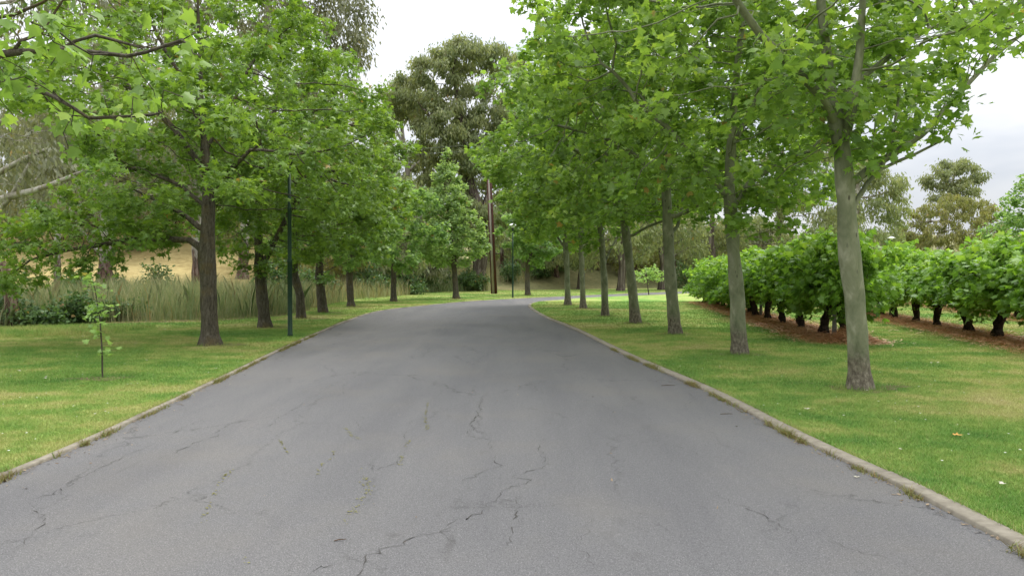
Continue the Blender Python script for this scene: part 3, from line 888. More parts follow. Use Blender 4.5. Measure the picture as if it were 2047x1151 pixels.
# white gum at the left edge
b = at(28, 652)
L = lambda x, y, d=0: loc(b, x, y, d)
stems = [[(0, 0, 0), L(22, 600), L(10, 540), L(-40, 470), L(-90, 380), L(-120, 250), L(-120, 100), L(-110, 0)],
         [L(-60, 430), L(0, 398), L(80, 378), L(150, 350), L(200, 330)], [L(-90, 380), L(0, 345), L(50, 315), L(95, 298)], [L(-120, 250), L(-40, 270), L(20, 235), L(60, 170)],
         [L(-50, 400), L(10, 415), L(40, 360), L(60, 325)]]
bl = blobs_px(b, [(40, 60, 2, 1.7, 1.3, 3), (130, 40, 2, 1.7, 1.3, 3), (220, 60, 3, 1.7, 1.3, 3), (60, 170, 2, 1.6, 1.2, 2), (150, 150, 3, 1.6, 1.2, 2), (20, 270, 3, 1.5, 1.2, 2), (-60, 100, 1, 2, 1.6, 3), (120, 260, 4, 1.6, 1.3, 2), (230, 180, 4, 1.6, 1.3, 2), (80, -60, 2, 2.0, 1.6, 3), (280, -20, 3, 1.8, 1.5, 3), (-40, 330, 3, 1.5, 1.2, 2), (60, 420, 4, 1.5, 1.0, 2)])
gum('white-limbed gum tree at the left edge with peeling reddish bark at its foot', b, stems, bl, 504, 'gum_grey_leaf', 10500, 0.24, 0.16, step=0.4, kill=0.7, infl=3.5, group=GG, spread=0.3, r0=0.01, limb_r=[0.13, 0.12, 0.10, 0.09], flare=0.1)
b = np.array([-21.3, 39.0, 0.1])
stems = [[(0, 0, 0), (0.15, 0, 1.6), (0.35, 0, 3.0), (0.1, 0, 5), (-0.3, 0, 8), (0, 0, 11)], [(0.1, 0, 2.2), (-1.2, 0.2, 3.8), (-2.5, 0, 5.5)]]
bl = [((0, 0, 12), (3, 3, 2.2), 4), ((-3, 0, 9), (2.6, 2.6, 2), 4), ((2.8, 0, 9.5), (2.6, 2.6, 2), 4), ((-4.5, 0, 6.5), (2.2, 2.2, 1.6), 3), ((3.5, 1, 6.5), (2, 2, 1.6), 3), ((0, 2, 7), (2.6, 2.6, 1.8), 3)]
gum('dark reddish-barked gum trunk standing between the reeds and the golden hill', b, stems, bl, 505, 'gum_grey_leaf', 9000, 0.3, 0.34, group=GG)
b = np.array([-22.2, 36.6, 0.0])
gum('thin pale gum stem in the reeds left of the reddish-barked gum', b, [[(0, 0, 0), (0.05, 0, 3), (0.2, 0, 6)]], [((0.2, 0, 7), (1.8, 1.8, 1.5), 4), ((-1, 0, 5.2), (1.2, 1.2, 1), 2)], 506, 'gum_grey_leaf', 2500, 0.3, 0.14, group=GG)
b = np.array([-18.0, 43.0, 0.3])
gum('gum trunk half hidden behind the big dark-barked tree', b, [[(0, 0, 0), (-0.1, 0, 3), (0.2, 0, 7)]], [((0.2, 0, 8), (2.6, 2.6, 2), 4), ((-1.5, 0, 6.2), (1.8, 1.8, 1.4), 3)], 507, 'gum_grey_leaf', 4500, 0.32, 0.24, group=GG)
# gums beyond the bend on the right
for (px, Y, top, wid, lab, sd, lm, nl) in [
        (1240, 66, 300, 3.6, 'pale shaggy gum trunk in the scrub beyond the bend, behind the leaning plane tree', 511, 'gum_leaf', 7500),
        (1322, 70, 300, 3.8, 'dark-footed gum tree beyond the bend, behind the right-hand young tree', 512, 'gum_leaf', 7500),
        (1160, 72, 330, 3.6, 'gum tree in the scrub beyond the end of the right-hand plane trees', 513, 'gum_leaf', 7000),
        (1425, 76, 240, 4.5, 'bushy olive gum tree behind the far end of the vines', 514, 'gum_leaf', 9000),
        (1560, 74, 210, 4.8, 'broad dull green gum tree behind the vines, between the two nearest plane trunks', 515, 'gum_leaf', 11000)]:
    b = np.array([(px - CX) / F * Y, Y, float(hz(np.array((px - CX) / F * Y), np.array(Y))) - 0.1])
    z1 = float(atd(px, top, Y)[2])
    rng = np.random.default_rng(sd)
    bl = [((rng.uniform(-wid, wid), rng.uniform(-wid, wid), rng.uniform(3.2, z1 - 1)), (1.7, 1.7, 1.3), 2) for _ in range(16)] + [((0, 0, z1 - 1), (2, 2, 1.2), 3)]
    gum(lab, b, [[(0, 0, 0), (0.2, 0, 2.5), (-0.2, 0, 5), (0.2, 0, z1 - 3)]], bl, sd, lm, nl, 0.38, 0.32, group=GG, bark='bark_shaggy')
b = np.array([31.0, 68.0, -0.1])
bl = blobs_px(b, [(1765, 370, 0, 2.0, 1.5, 3), (1720, 340, 0, 2.2, 1.7, 3), (1670, 330, 0, 2.2, 1.8, 3), (1790, 420, 0, 1.6, 1.4, 2), (1740, 420, -1, 2.2, 1.6, 3), (1690, 420, -1, 2.2, 1.6, 3), (1640, 400, 0, 2.2, 1.8, 3), (1600, 330, 1, 2.4, 2, 3), (1760, 465, -2, 2.2, 1.4, 2), (1700, 470, -2, 2.2, 1.4, 2), (1630, 280, 1, 2, 1.6, 2), (1640, 470, -1, 2.2, 1.6, 2)])
gum('sparse olive gum tree seen just right of the nearest plane trunk', b, [[(0, 0, 0), (0, 0, 3), loc(b, 1710, 440), loc(b, 1715, 380)]], bl, 520, 'gum_leaf', 14000, 0.38, 0.4, group=GG, r0=0.018)
b = np.array([53.0, 90.0, 0.0])
bl = blobs_px(b, [(1905, 335, 3, 2.2, 1.4, 3), (1870, 365, 3, 1.8, 1.4, 2), (1945, 355, 3, 2.0, 1.6, 2), (1925, 380, 2, 2.2, 1.6, 2), (1890, 390, 2, 2.0, 1.4, 2)])
gum('grey-green gum crown poking up behind the orange-tinged trees on the right skyline', b, [[(0, 3, 0), (0, 3, 6), loc(b, 1900, 400, 3), loc(b, 1905, 360, 3)]], bl, 521, 'gum_leaf', 7500, 0.42, 0.4, group=GG)
b = np.array([53.5, 84.0, 0.0])
bl = blobs_px(b, [(1910, 415, 0, 2.4, 1.8, 4), (1860, 430, 0, 2.2, 1.7, 3), (1955, 420, 1, 2.2, 1.8, 3), (1840, 465, 0, 2.2, 1.8, 3), (1890, 470, -1, 2.4, 1.8, 3), (1940, 460, -1, 2.2, 1.7, 3), (1980, 470, 0, 2.2, 1.8, 3)])
gum('dense rounded gum tree with orange-tinged foliage on the right skyline', b, [[(0, 0, 0), (0, 0, 2), loc(b, 1905, 450)]], bl, 522, 'gum_olive_leaf', 13000, 0.36, 0.4, group=GG, spread=0.25, kill=0.7)
b = np.array([40.5, 58.0, 0.0])
A = envelope(np.random.default_rng(33), 900, 1.2, 9.6, 3.6, dome, clumps=26, sig=0.6)
build_tree('broadleaf_tree', 'fresh green broadleaf tree at the right edge behind the vines', 'tree', b, [[(0, 0, 0), (0, 0, 2), (0.1, 0, 6)]], A, 34, 'bark_dark', 'plane_far_leaf', 'simple', 9500, 0.24, 0.2, step=0.35, kill=0.55, spread=0.2)

# scrub belt: low bushy gums closing the background
rng = np.random.default_rng(60)
protos = []
SCRUB = [(-46, 86), (-38, 92), (-30, 84), (-23, 90), (-16, 80), (-7, 84), (1, 82), (8, 86), (15, 88), (21, 92), (28, 94), (35, 92), (42, 96), (50, 100), (58, 96), (66, 100), (74, 96), (83, 100), (-56, 92), (25, 84), (46, 88), (70, 90), (-62, 70), (-50, 62), (-40, 70), (-33, 60), (-27, 68), (-1, 77), (4.5, 76), (9, 80), (13.5, 82), (18.5, 86), (23, 80), (28, 84), (-44, 60), (-37, 64), (-31, 70), (-22, 62), (-18, 70), (-25, 78), (-13, 74), (-38, 78), (-13.5, 51), (-11, 57), (-16.5, 55), (-8.5, 62)]
SCRUB_D = ['left of the golden hill', 'behind the golden hill', 'beyond the left row', 'beyond the drive', 'behind the vines', 'on the right skyline']
for k, (x, y) in enumerate(SCRUB):
    z = float(hz(np.array(float(x)), np.array(float(y)))) - 0.1
    if x < -30: pl = 'low bushy gum tree in the belt across the hill at the left'
    elif x < -5: pl = 'low bushy gum tree in the belt on the hill behind the left row'
    elif x < 17: pl = 'low bushy gum tree in the belt straight beyond the bend'
    else: pl = 'low bushy gum tree in the belt behind the vines at the right'
    if k < 4:
        r2 = np.random.default_rng(70 + k)
        hgt = 8.0
        bl = [((r2.uniform(-3, 3), r2.uniform(-3, 3), r2.uniform(1.2, hgt)), (1.6, 1.6, 1.2), 2) for _ in range(20)]
        o = gum(pl, np.array([x, y, z]), [[(0, 0, 0), (0.1, 0, 2), (0, 0.2, 5)]], bl, 80 + k, ['gum_leaf', 'gum_grey_leaf', 'gum_olive_leaf', 'gum_leaf'][k], 7500, 0.42, 0.25, group='bushy gum trees of the background belt')
        protos.append(o)
    else:
        src = protos[k % 4]
        o = src.copy(); COL.objects.link(o)
        o.location = (x, y, z); o.rotation_euler = (0, 0, rng.uniform(0, 6.28))
        s = rng.uniform(0.8, 1.2) * (1.35 if x < -17 and k > 20 else 0.9); o.scale = (s, s, s * rng.uniform(0.85, 1.1))
        o['label'] = pl
        for ch in src.children:
            c = ch.copy(); COL.objects.link(c); c.parent = o

# ---- shrubs
def shrub(label, base, rad, hgt, seed, leafm='shrub_leaf', n=2200, ls=0.16, templ='simple', group='shrubs on the far verge'):
    A = envelope(np.random.default_rng(seed), 260, 0.15, hgt, rad, dome, clumps=12, sig=0.25 * rad)
    A[:, 2] = np.maximum(A[:, 2], 0.1)
    rng = np.random.default_rng(seed)
    P, par = colonize(A, [[(0, 0, 0), (0, 0, 0.3)]], rng, 0.22, 2.5, 0.3, 60, 0.05, 0.15)
    r, kids, main, tips, depth = skeleton(P, par, 0.006, 0.06, 0.1, 0.1)
    root = empty('shrub', base, label, 'shrub', group)
    t = tubes(P, par, r, main, range(len(P)), 4, rng)
    link('stems', mesh_np('stems', t[0], [t[1]], M['bark_dark'], smooth=True), root)
    s = rng.choice(np.arange(1, len(P)), n)
    pos = P[s] + rng.normal(0, 0.14, (n, 3)); pos[:, 2] = np.maximum(pos[:, 2], 0.03)
    axis = norm(rng.normal(0, 1, (n, 3)) + np.array([0, 0, 0.2]))
    nrm = norm(rng.normal(0, 0.6, (n, 3)) + np.array([0, 0, 1]))
    link('foliage', leaves_mesh('foliage', pos, axis, nrm, ls * rng.uniform(0.6, 1.2, n), np.clip(rng.normal(0.5, 0.25, n), 0, 1), templ, M[leafm], rng), root)
    return root


def shp(px, py, rad, hgt, seed, label, **kw):
    b = at(px, py)
    b[2] = max(-0.02, float(hz(b[0], b[1])) if b[1] > 36 else 0.0)
    return shrub(label, b, rad, hgt, seed, **kw)


SHR = [(880, 580, 2.0, 2.8, 'green shrub left of the shaggy gum trunk on the far verge'), (940, 582, 1.2, 1.7, 'shrub between the cone-shaped tree and the shaggy gum trunk'),
       (1020, 578, 1.2, 1.9, 'low dark shrub left of the white-capped lamp'), (1080, 577, 1.4, 2.2, 'dark shrub behind the young far-verge tree'),
       (1105, 576, 1.7, 2.6, 'dark rounded shrub beyond the bend, left of the last plane trunk'), (1140, 574, 1.5, 2.1, 'dark shrub behind the last plane trunk'),
       (1190, 574, 1.7, 3.6, 'upright dark shrub beyond the bend between plane trunks'), (1305, 574, 1.4, 3.4, 'dark upright shrub behind the bright young tree'),
       (1250, 573, 1.5, 2.2, 'scrubby bush behind the leaning plane trunk'), (820, 588, 1.2, 1.4, 'grey-green low bush under the rounded left-row tree'),
       (850, 583, 1.3, 1.6, 'low bush right of the rounded left-row tree'), (740, 591, 1.6, 2.4, 'dark bush behind the fifth left-row tree'),
       (775, 588, 1.7, 2.6, 'dark bush behind the rounded left-row trunk'), (610, 600, 1.4, 1.7, 'dark bush behind the crooked thin trunk'),
       (545, 606, 1.3, 2.2, 'dark bush in the reeds by the green lamp post'), (1215, 573, 1.5, 2.6, 'bush in the scrub beyond the fifth plane tree'),
       (1370, 576, 1.8, 3.0, 'bush at the far end of the vine rows'), (1420, 574, 2.0, 3.4, 'taller bush behind the far end of the vine rows'),
       (1165, 570, 2.0, 2.6, 'spreading green bush on the bank right of the last plane trunk'), (1275, 569, 2.2, 2.8, 'spreading green bush on the bank beyond the leaning plane tree'),
       (1345, 570, 2.0, 2.8, 'spreading green bush on the bank beside the third plane trunk'), (1060, 571, 2.0, 2.4, 'spreading green bush on the bank behind the young far-verge tree'),
       (1480, 571, 2.4, 3.6, 'large green bush seen over the vines by the second plane trunk'), (1000, 571, 1.8, 2.6, 'spreading green bush on the bank right of the power pole')]
for k, (px, py, rad, hgt, lab) in enumerate(SHR):
    shp(px, py, rad, hgt, 600 + k, lab, leafm='shrub_leaf' if k < 18 else 'plane_far_leaf', n=2200 if k < 18 else 3200)
SHL = [(145, 646, 0.6, 0.7, 'low dark green bush at the foot of the reeds left of the lone sapling'), (245, 640, 0.8, 0.55, 'flat dark bush at the foot of the reeds right of the lone sapling'),
       (8, 650, 0.6, 0.9, 'dark green bush round the foot of the white gum at the left edge'), (75, 650, 0.5, 0.35, 'low grey-green clump beside the white gum')]
for k, (px, py, rad, hgt, lab) in enumerate(SHL):
    shp(px, py, rad, hgt, 670 + k, lab, group='bushes at the foot of the reeds', n=1500, ls=0.12)
for k, (px, Y, rad, hgt, lab) in enumerate([(320, 44, 0.8, 1.9, 'feathery green bush on the lower slope of the golden hill'), (140, 35, 0.6, 1.4, 'bush in the reeds near the thin gum stem'), (165, 34, 0.55, 1.5, 'bush standing in the reeds before the reddish-barked gum'), (235, 40, 0.8, 1.6, 'grey bush at the foot of the reddish-barked gum')]):
    b = np.array([(px - CX) / F * Y, Y, float(hz((px - CX) / F * Y, Y)) if Y > 36 else 0.0])
    shrub(lab, b, rad, hgt, 660 + k, n=1100, ls=0.14, group='bushes among the reeds')

# ------------------------------------------------------------------ vines
def vine_proto(seed, low):
    rng = np.random.default_rng(seed)
    root = empty('grapevine', (0, 0, 0), 'x', 'vine')
    # trunk with two cordon arms
    lean = rng.normal(0, 0.15, 2)
    tr = [(0, 0, -0.02), (lean[0] * 0.4, lean[1] * 0.4, 0.35), (lean[0], lean[1], 0.7), (lean[0], lean[1], 0.98)]
    arm = [[(lean[0], lean[1], 0.95), (0.05, s * 0.35, 1.08), (0, s * 0.8, 1.1)] for s in (1, -1)]
    A = np.column_stack([rng.normal(0, 0.40, 330), rng.uniform(-1.2, 1.2, 330), rng.uniform(0.0, 1, 330)])
    prof = rng.uniform(0.75, 1.0, 330)
    A[:, 2] = (0.42 if low else 0.86) + A[:, 2] * (1.62 if low else 1.22) * prof + 0.05
    for q in range(3 if low else 1 + 2 * (seed % 2)):
        A[40 + 14 * q:54 + 14 * q] = np.array([rng.normal(0, 0.4), rng.uniform(-1, 1), rng.uniform(0.45, 0.75)]) + rng.normal(0, 0.14, (14, 3))
    A[:40, 2] = rng.uniform(2.0, 2.35, 40)
    A[:40, 0] *= 0.5
    P, par = colonize(A, [tr] + arm, rng, 0.12, 0.9, 0.16, 40, 0.1, 0.15)
    r, kids, main, tips, depth = skeleton(P, par, 0.004, 0.07, 0.2, 0.5)
    nt = 9
    ch, i = [], 0
    while i >= 0 and len(ch) < nt:
        ch.append(i); i = main[i]
    tv, tf = tubes(P, par, np.maximum(r, 0.066), main, ch, 9, rng, 0.26)
    tv2, tf2 = tubes(P, par, r, main, [i for i in range(len(P)) if i not in ch], 5, rng)
    link('trunk', mesh_np('trunk', np.vstack([tv, tv2]), [tf, tf2 + len(tv)], M['bark_vine'], smooth=True), root)
    n = 3000
    ok = np.array([i for i in range(len(P)) if P[i][2] > (0.3 if low else 0.56)])
    s = rng.choice(ok, n)
    pos = P[s] + rng.normal(0, 0.10, (n, 3))
    out = np.column_stack([np.sign(pos[:, 0]) * 0.6, np.zeros(n), np.zeros(n)])
    axis = norm(rng.normal(0, 0.7, (n, 3)) + out + np.array([0, 0, -0.35]))
    nrm = norm(rng.normal(0, 0.5, (n, 3)) + out + np.array([0, 0, 0.8]))
    tint = np.clip(rng.normal(0.42, 0.2, n) + 0.3 * (pos[:, 2] > 1.85), 0, 0.96)
    link('foliage', leaves_mesh('foliage', pos, axis, nrm, 0.15 * rng.uniform(0.55, 1.2, n), tint, 'maple', M['vine_leaf'], rng), root)
    return root


VP = [vine_proto(700 + k, k >= 3) for k in range(5)]
used = [False] * 5
rng = np.random.default_rng(71)
ORD = ['first', 'second', 'third', 'fourth', 'fifth', 'sixth', 'seventh', 'eighth', 'ninth', 'tenth']


def place_vine(p, k, x, y, rz, s, label, group):
    if not used[p]:
        o = VP[p]; used[p] = True
    else:
        o = VP[p].copy(); COL.objects.link(o)
        for ch in VP[p].children:
            c = ch.copy(); COL.objects.link(c); c.parent = o
    o.location = (x, y, 0); o.rotation_euler = (0, 0, rz); o.scale = (s[0], s[1], s[2])
    tag(o, label, 'vine', group)


ROWS = [((7.75, 17.4), (10.6, 41.0), 13, 'the vine row nearest the plane trees'),
        ((11.0, 14.2), (16.6, 42.0), 15, 'the second vine row'),
        ((14.8, 14.0), (22.0, 42.0), 14, 'the third vine row')]
for ri, (a, bb, nv, rn) in enumerate(ROWS):
    a, bb = np.array(a), np.array(bb)
    d = norm(bb - a)
    ang = math.atan2(d[1], d[0]) - math.pi / 2
    for k in range(nv):
        c = a + (bb - a) * (k / (nv - 1)) + rng.normal(0, 0.07, 2)
        low = (ri == 0 and k > 5) or (ri == 1 and k > 7)
        p = int(rng.integers(3, 5)) if low else int(rng.integers(0, 3))
        if k < 10:
            lab = f'{ORD[k]} grapevine from the near end of {rn}'
        else:
            lab = f'grapevine merged into the leafy far part of {rn}'
        sz = rng.uniform(0.88, 1.12) * (1.08 if ri == 0 and k == 1 else 1.0)
        place_vine(p, k, c[0], c[1], ang + (math.pi if rng.uniform() < 0.5 else 0), (rng.uniform(0.95, 1.2), 1.0, sz), lab, 'grapevines of ' + rn)


def box_bm(bm_list, c, s, bev=0.0):
    pass


def lathe(name, prof, mat, parent, sides=20, loc0=(0, 0, 0), smooth_=True):
    a = np.arange(sides) * 2 * math.pi / sides
    V = np.vstack([np.column_stack([r * np.cos(a), r * np.sin(a), np.full(sides, z)]) for r, z in prof]) + np.array(loc0)
    k = np.arange(sides); k2 = (k + 1) % sides
    Fs = [np.stack([j * sides + k, j * sides + k2, (j + 1) * sides + k2, (j + 1) * sides + k], 1) for j in range(len(prof) - 1)]
    caps = np.array([list(range(sides))[::-1], list((len(prof) - 1) * sides + k)])
    return link(name, mesh_np(name, V, Fs + [caps], mat, smooth=smooth_), parent)


def boxes(name, bs, mat, parent=None):
    Vs, Fs = [], []
    q = np.array([[0, 1, 3, 2], [4, 6, 7, 5], [0, 4, 5, 1], [2, 3, 7, 6], [0, 2, 6, 4], [1, 5, 7, 3]])
    for n_, (c, s) in enumerate(bs):
        v = np.array([[x, y, z] for x in (-.5, .5) for y in (-.5, .5) for z in (-.5, .5)]) * np.array(s) + np.array(c)
        Vs.append(v); Fs.append(q + 8 * n_)
    return link(name, mesh_np(name, np.vstack(Vs), Fs, mat), parent)


# trellis posts in the rows
for ri, fr in ((0, (0.035, 0.40, 0.76)), (1, (0.0, 0.45, 0.8))):
    a, bb, nv, rn = np.array(ROWS[ri][0]), np.array(ROWS[ri][1]), ROWS[ri][2], ROWS[ri][3]
    for q, f in enumerate(fr):
        c = a + (bb - a) * f + np.array([0.12, 0.3])
        o = lathe('trellis_post', [(0.055, -0.1), (0.055, 0.5), (0.052, 1.6), (0.045, 1.68)], M['grey_post'], None, 12)
        o.location = (c[0], c[1], 0)
        tag(o, f'grey wooden trellis post at the {["near end", "middle", "far part"][q]} of {rn}', 'post', 'trellis posts in the vine rows')


# ------------------------------------------------------------------ stuff on the ground
def in_poly(P, poly):
    x, y = P[:, 0], P[:, 1]
    ins = np.zeros(len(P), bool)
    j = len(poly) - 1
    for i in range(len(poly)):
        xi, yi = poly[i]; xj, yj = poly[j]
        if (yi > y[0] - 1e9):
            c = ((yi > y) != (yj > y)) & (x < (xj - xi) * (y - yi) / (yj - yi + 1e-12) + xi)
            ins ^= c
        j = i
    return ins


def blades(name, P2, h, w, rng, mat, lean=0.35, z=0.0, tint=None, obj_label=None, seg=1):
    n = len(P2)
    a = rng.uniform(0, 2 * math.pi, n)
    u = np.column_stack([np.cos(a), np.sin(a), np.zeros(n)])
    b = rng.uniform(0, 2 * math.pi, n)
    l = h * lean * rng.uniform(0.2, 1.4, n)
    zz = z if np.ndim(z) else np.full(n, z)
    B = np.column_stack([P2, zz])
    tip = B + np.column_stack([l * np.cos(b), l * np.sin(b), h])
    if seg == 1:
        V = np.stack([B - u * w[:, None] / 2, B + u * w[:, None] / 2, tip], 1)
        f = np.arange(n * 3).reshape(n, 3)
        k = 3
    else:
        mid = B + np.column_stack([l * 0.3 * np.cos(b), l * 0.3 * np.sin(b), h * 0.6])
        V = np.stack([B - u * w[:, None] / 2, B + u * w[:, None] / 2, mid + u * w[:, None] * 0.4, tip, mid - u * w[:, None] * 0.4], 1)
        f = np.arange(n * 5).reshape(n, 5)
        k = 5
    t = rng.uniform(0, 1, n) if tint is None else tint
    me = mesh_np(name, V.reshape(-1, 3), [f], mat, np.repeat(t, k))
    return tag(link(name, me), obj_label, kind='stuff')


rng = np.random.default_rng(40)


def lawn_pts(n, y0, y1, xmax_slope, poly, sgn):
    Y = rng.uniform(y0, y1, n)
    X = sgn * rng.uniform(0, 1, n) * (Y * xmax_slope + 0.8)
    P = np.column_stack([X, Y])
    return P[in_poly(P, poly)]


for poly, sgn, lab in ((np.vstack([LK + 0, [(32, 95), (-70, 95), (-70, -6)]]), -1, 'short mown grass on the left lawn'), (right_lawn, 1, 'short mown grass on the right lawn')):
    Pn = lawn_pts(300000, 3.5, 10.5, 0.72, poly, sgn)
    Pm = lawn_pts(330000, 10.5, 22, 0.72, poly, sgn)
    Pf = lawn_pts(130000, 22, 42, 0.72, poly, sgn)
    P2 = np.vstack([Pn, Pm, Pf])
    nn = (len(Pn), len(Pm), len(Pf))
    h = np.concatenate([rng.uniform(0.012, 0.036, nn[0]), rng.uniform(0.015, 0.04, nn[1]), rng.uniform(0.02, 0.045, nn[2])])
    w = np.concatenate([np.full(nn[0], 0.006), np.full(nn[1], 0.010), np.full(nn[2], 0.02)])
    blades('grass', P2, h, w, rng, M['blade'], 0.9, 0.0, None, lab)
# far verge beyond the road
Pv = np.column_stack([rng.uniform(-9, 14, 60000), rng.uniform(36, 70, 60000)])
Pv = Pv[in_poly(Pv, left_lawn)]
blades('grass', Pv, rng.uniform(0.02, 0.05, len(Pv)), np.full(len(Pv), 0.025), rng, M['blade'], 0.9, 0.0, None, 'short mown grass on the far verge')
# longer uncut grass at the left, in front of the reeds
Pu = np.column_stack([rng.uniform(-17, -10.5, 26000), rng.uniform(17.2, 22.2, 26000)])
Pu = Pu[(Pu[:, 1] > 17.6 + 0.5 * (Pu[:, 0] + 14)) & (Pu[:, 1] < 21.6 + 0.6 * (Pu[:, 0] + 14))]
blades('grass', Pu, rng.uniform(0.05, 0.16, len(Pu)), np.full(len(Pu), 0.014), rng, M['blade'], 0.6, 0.0, None, 'longer uncut grass before the reeds at the left edge')

# reeds
def reed_band(poly, n, h0, h1, w, label, tb=0.45, ts=0.25, seed=1, hillside=False):
    rg = np.random.default_rng(seed)
    poly = np.array(poly, float)
    lo, hi = poly.min(0), poly.max(0)
    P = lo + rg.uniform(0, 1, (n, 2)) * (hi - lo)
    P = P[in_poly(P, poly)]
    m = len(P)
    clump = 0.6 * np.sin(P[:, 0] * 0.43 + 2 + np.sin(P[:, 1] * 0.37)) + 0.5 * np.sin(P[:, 0] * 2.3 + 1.9 * np.sin(P[:, 1] * 1.7)) + 0.6 * np.sin(P[:, 0] * 1.1 + 1.3 * np.sin(P[:, 1] * 0.9)) * np.sin(P[:, 1] * 1.4 + P[:, 0] * 0.3)
    cc = lo + rg.uniform(0, 1, (900, 2)) * (hi - lo)
    ch, ct = rg.normal(0, 1, 900), rg.normal(0, 1, 900)
    who = np.concatenate([((q[:, None] - cc[None]) ** 2).sum(2).argmin(1) for q in np.array_split(P + rg.normal(0, 0.25, P.shape), max(1, m // 2000))])
    h = (h0 + (h1 - h0) * rg.uniform(0, 1, m) ** 1.7) * (1 + 0.13 * clump + 0.03 * ch[who])
    t = np.clip(tb + 0.11 * clump + 0.03 * ct[who] + rg.normal(0, ts, m), 0, 1)
    z = np.maximum(hz(P[:, 0], P[:, 1]), 0.0) if hillside else 0.0
    blades('reeds', P, h, np.full(m, w) * rg.uniform(0.4, 1.2, m), rg, M['reed'], 0.42, z, t, label, 2)


e = [at(x, y)[:2] for x, y in [(-180, 668), (0, 655), (150, 646), (300, 643), (450, 638), (560, 630), (620, 618)]]
reed_band(e + [(-11.5, 42), (-16, 40.5), (-24, 38), (-34, 36)], 95000, 0.35, 1.5, 0.017, 'tall green and tan reeds in a belt behind the left lawn', 0.37, 0.26, 3)
e2 = [at(x, y)[:2] for x, y in [(620, 618), (700, 600), (760, 595), (820, 590)]]
reed_band(e2 + [(-9, 66), (-16, 60), (-17, 48), (-13, 40)], 26000, 0.4, 1.4, 0.024, 'tan dry grass behind the middle of the left row', 0.7, 0.2, 4, True)
reed_band([at(x, y)[:2] for x, y in [(800, 588), (900, 583), (965, 582)]] + [(-3, 74), (-12, 74)], 7000, 0.5, 1.1, 0.04, 'rank green grass on the far verge under the cone-shaped tree', 0.3, 0.2, 5, True)
reed_band([at(940, 582)[:2], at(978, 582)[:2], (-2.4, 70), (-5.5, 70)], 2600, 1.2, 2.2, 0.04, 'tall tan grass clump before the shaggy gum trunk', 0.7, 0.2, 6, True)
reed_band([at(1000, 579)[:2], at(1100, 577)[:2], at(1200, 573)[:2], at(1345, 571.5)[:2], (26, 97), (12, 90), (0, 78)], 15000, 0.8, 1.7, 0.05, 'pale reeds in the scrub beyond the bend', 0.6, 0.22, 7, True)
# earth strip under the reeds
def strip(name, pts, z, mat, label):
    return tag(link(name, poly_mesh(name, np.array(pts), z, mat)), label, kind='structure')


off = lambda q: [tuple(np.array(p) - norm(np.array(p)) * 0.6) for p in q]
strip('soil', off(e) + [(-11.5, 42), (-16, 42), (-24, 42), (-34, 42)], 0.004, M['soil'], 'bare brown earth along the foot of the reeds')

# mulch under the vines
for ri, (a, bb, nv, rn) in enumerate(ROWS):
    a, bb = np.array(a), np.array(bb)
    d = norm(bb - a); nrm_ = np.array([-d[1], d[0]])
    rg = np.random.default_rng(800 + ri)
    ks = np.linspace(-0.4, np.linalg.norm(bb - a) + 0.5, 70)
    w1, w2 = 1.02 + rg.normal(0, 0.09, 70), 0.80 + rg.normal(0, 0.09, 70)
    w1[0] = w2[0] = 0.2
    pts = [a + d * k + nrm_ * w for k, w in zip(ks, w1)] + [a + d * k - nrm_ * w for k, w in zip(ks[::-1], w2[::-1])]
    strip('mulch', pts, 0.005, M['mulch'], 'reddish straw mulch bed under ' + rn)
    n = [26000, 17000, 7000][ri]
    k = rg.uniform(-0.35, np.linalg.norm(bb - a), n) ** 1.0
    kk = k * rg.uniform(0.25, 1, n)
    C = a[None] + d[None] * kk[:, None] + nrm_[None] * rg.normal(0.1, 0.45, n)[:, None]
    z = np.abs(rg.normal(0, 0.035, n)) + 0.01
    if ri == 0:
        pile = rg.uniform(0, 1, n) < 0.14
        C[pile] = a + np.array([-0.05, -0.35]) + rg.normal(0, 1, (pile.sum(), 2)) * np.array([0.36, 0.22])
        rr = np.linalg.norm((C[pile] - a - np.array([-0.05, -0.35])) / np.array([0.36, 0.22]), axis=1)
        z[pile] = np.maximum(0.42 * np.exp(-0.5 * rr ** 2) * rg.uniform(0.3, 1, pile.sum()), 0.01)
    an = rg.uniform(0, 6.28, n); tl = rg.uniform(-0.35, 0.35, n); Lh = rg.uniform(0.05, 0.14, n)
    ax = np.column_stack([np.cos(an) * np.cos(tl), np.sin(an) * np.cos(tl), np.sin(tl)])
    p0 = np.column_stack([C, z]); p1 = p0 + ax * Lh[:, None]
    p1[:, 2] = np.maximum(p1[:, 2], 0.008)
    wv = np.column_stack([-np.sin(an), np.cos(an), np.full(n, 0.5)]) * 0.006
    V = np.stack([p0 - wv, p0 + wv, p1 + wv * 0.6, p1 - wv * 0.6], 1).reshape(-1, 3)
    me = mesh_np('straw', V, [np.arange(4 * n).reshape(n, 4)], M['straw'], np.repeat(rg.uniform(0, 1, n), 4))
    tag(link('straw', me), 'loose rusty straw heaped under ' + rn, kind='stuff')

# bare earth round tree feet
rg = np.random.default_rng(900)
def soil_patch(c, rx, ry, lab, nn=26):
    a = np.linspace(0, 2 * math.pi, nn, endpoint=False)
    r = 1 + 0.28 * np.sin(3 * a + rg.uniform(0, 6)) * rg.uniform(0.3, 1) + rg.normal(0, 0.13, nn)
    P = np.column_stack([c[0] + rx * r * np.cos(a), c[1] + ry * r * np.sin(a)])
    strip('soil', P, 0.008, M['soil'], lab)


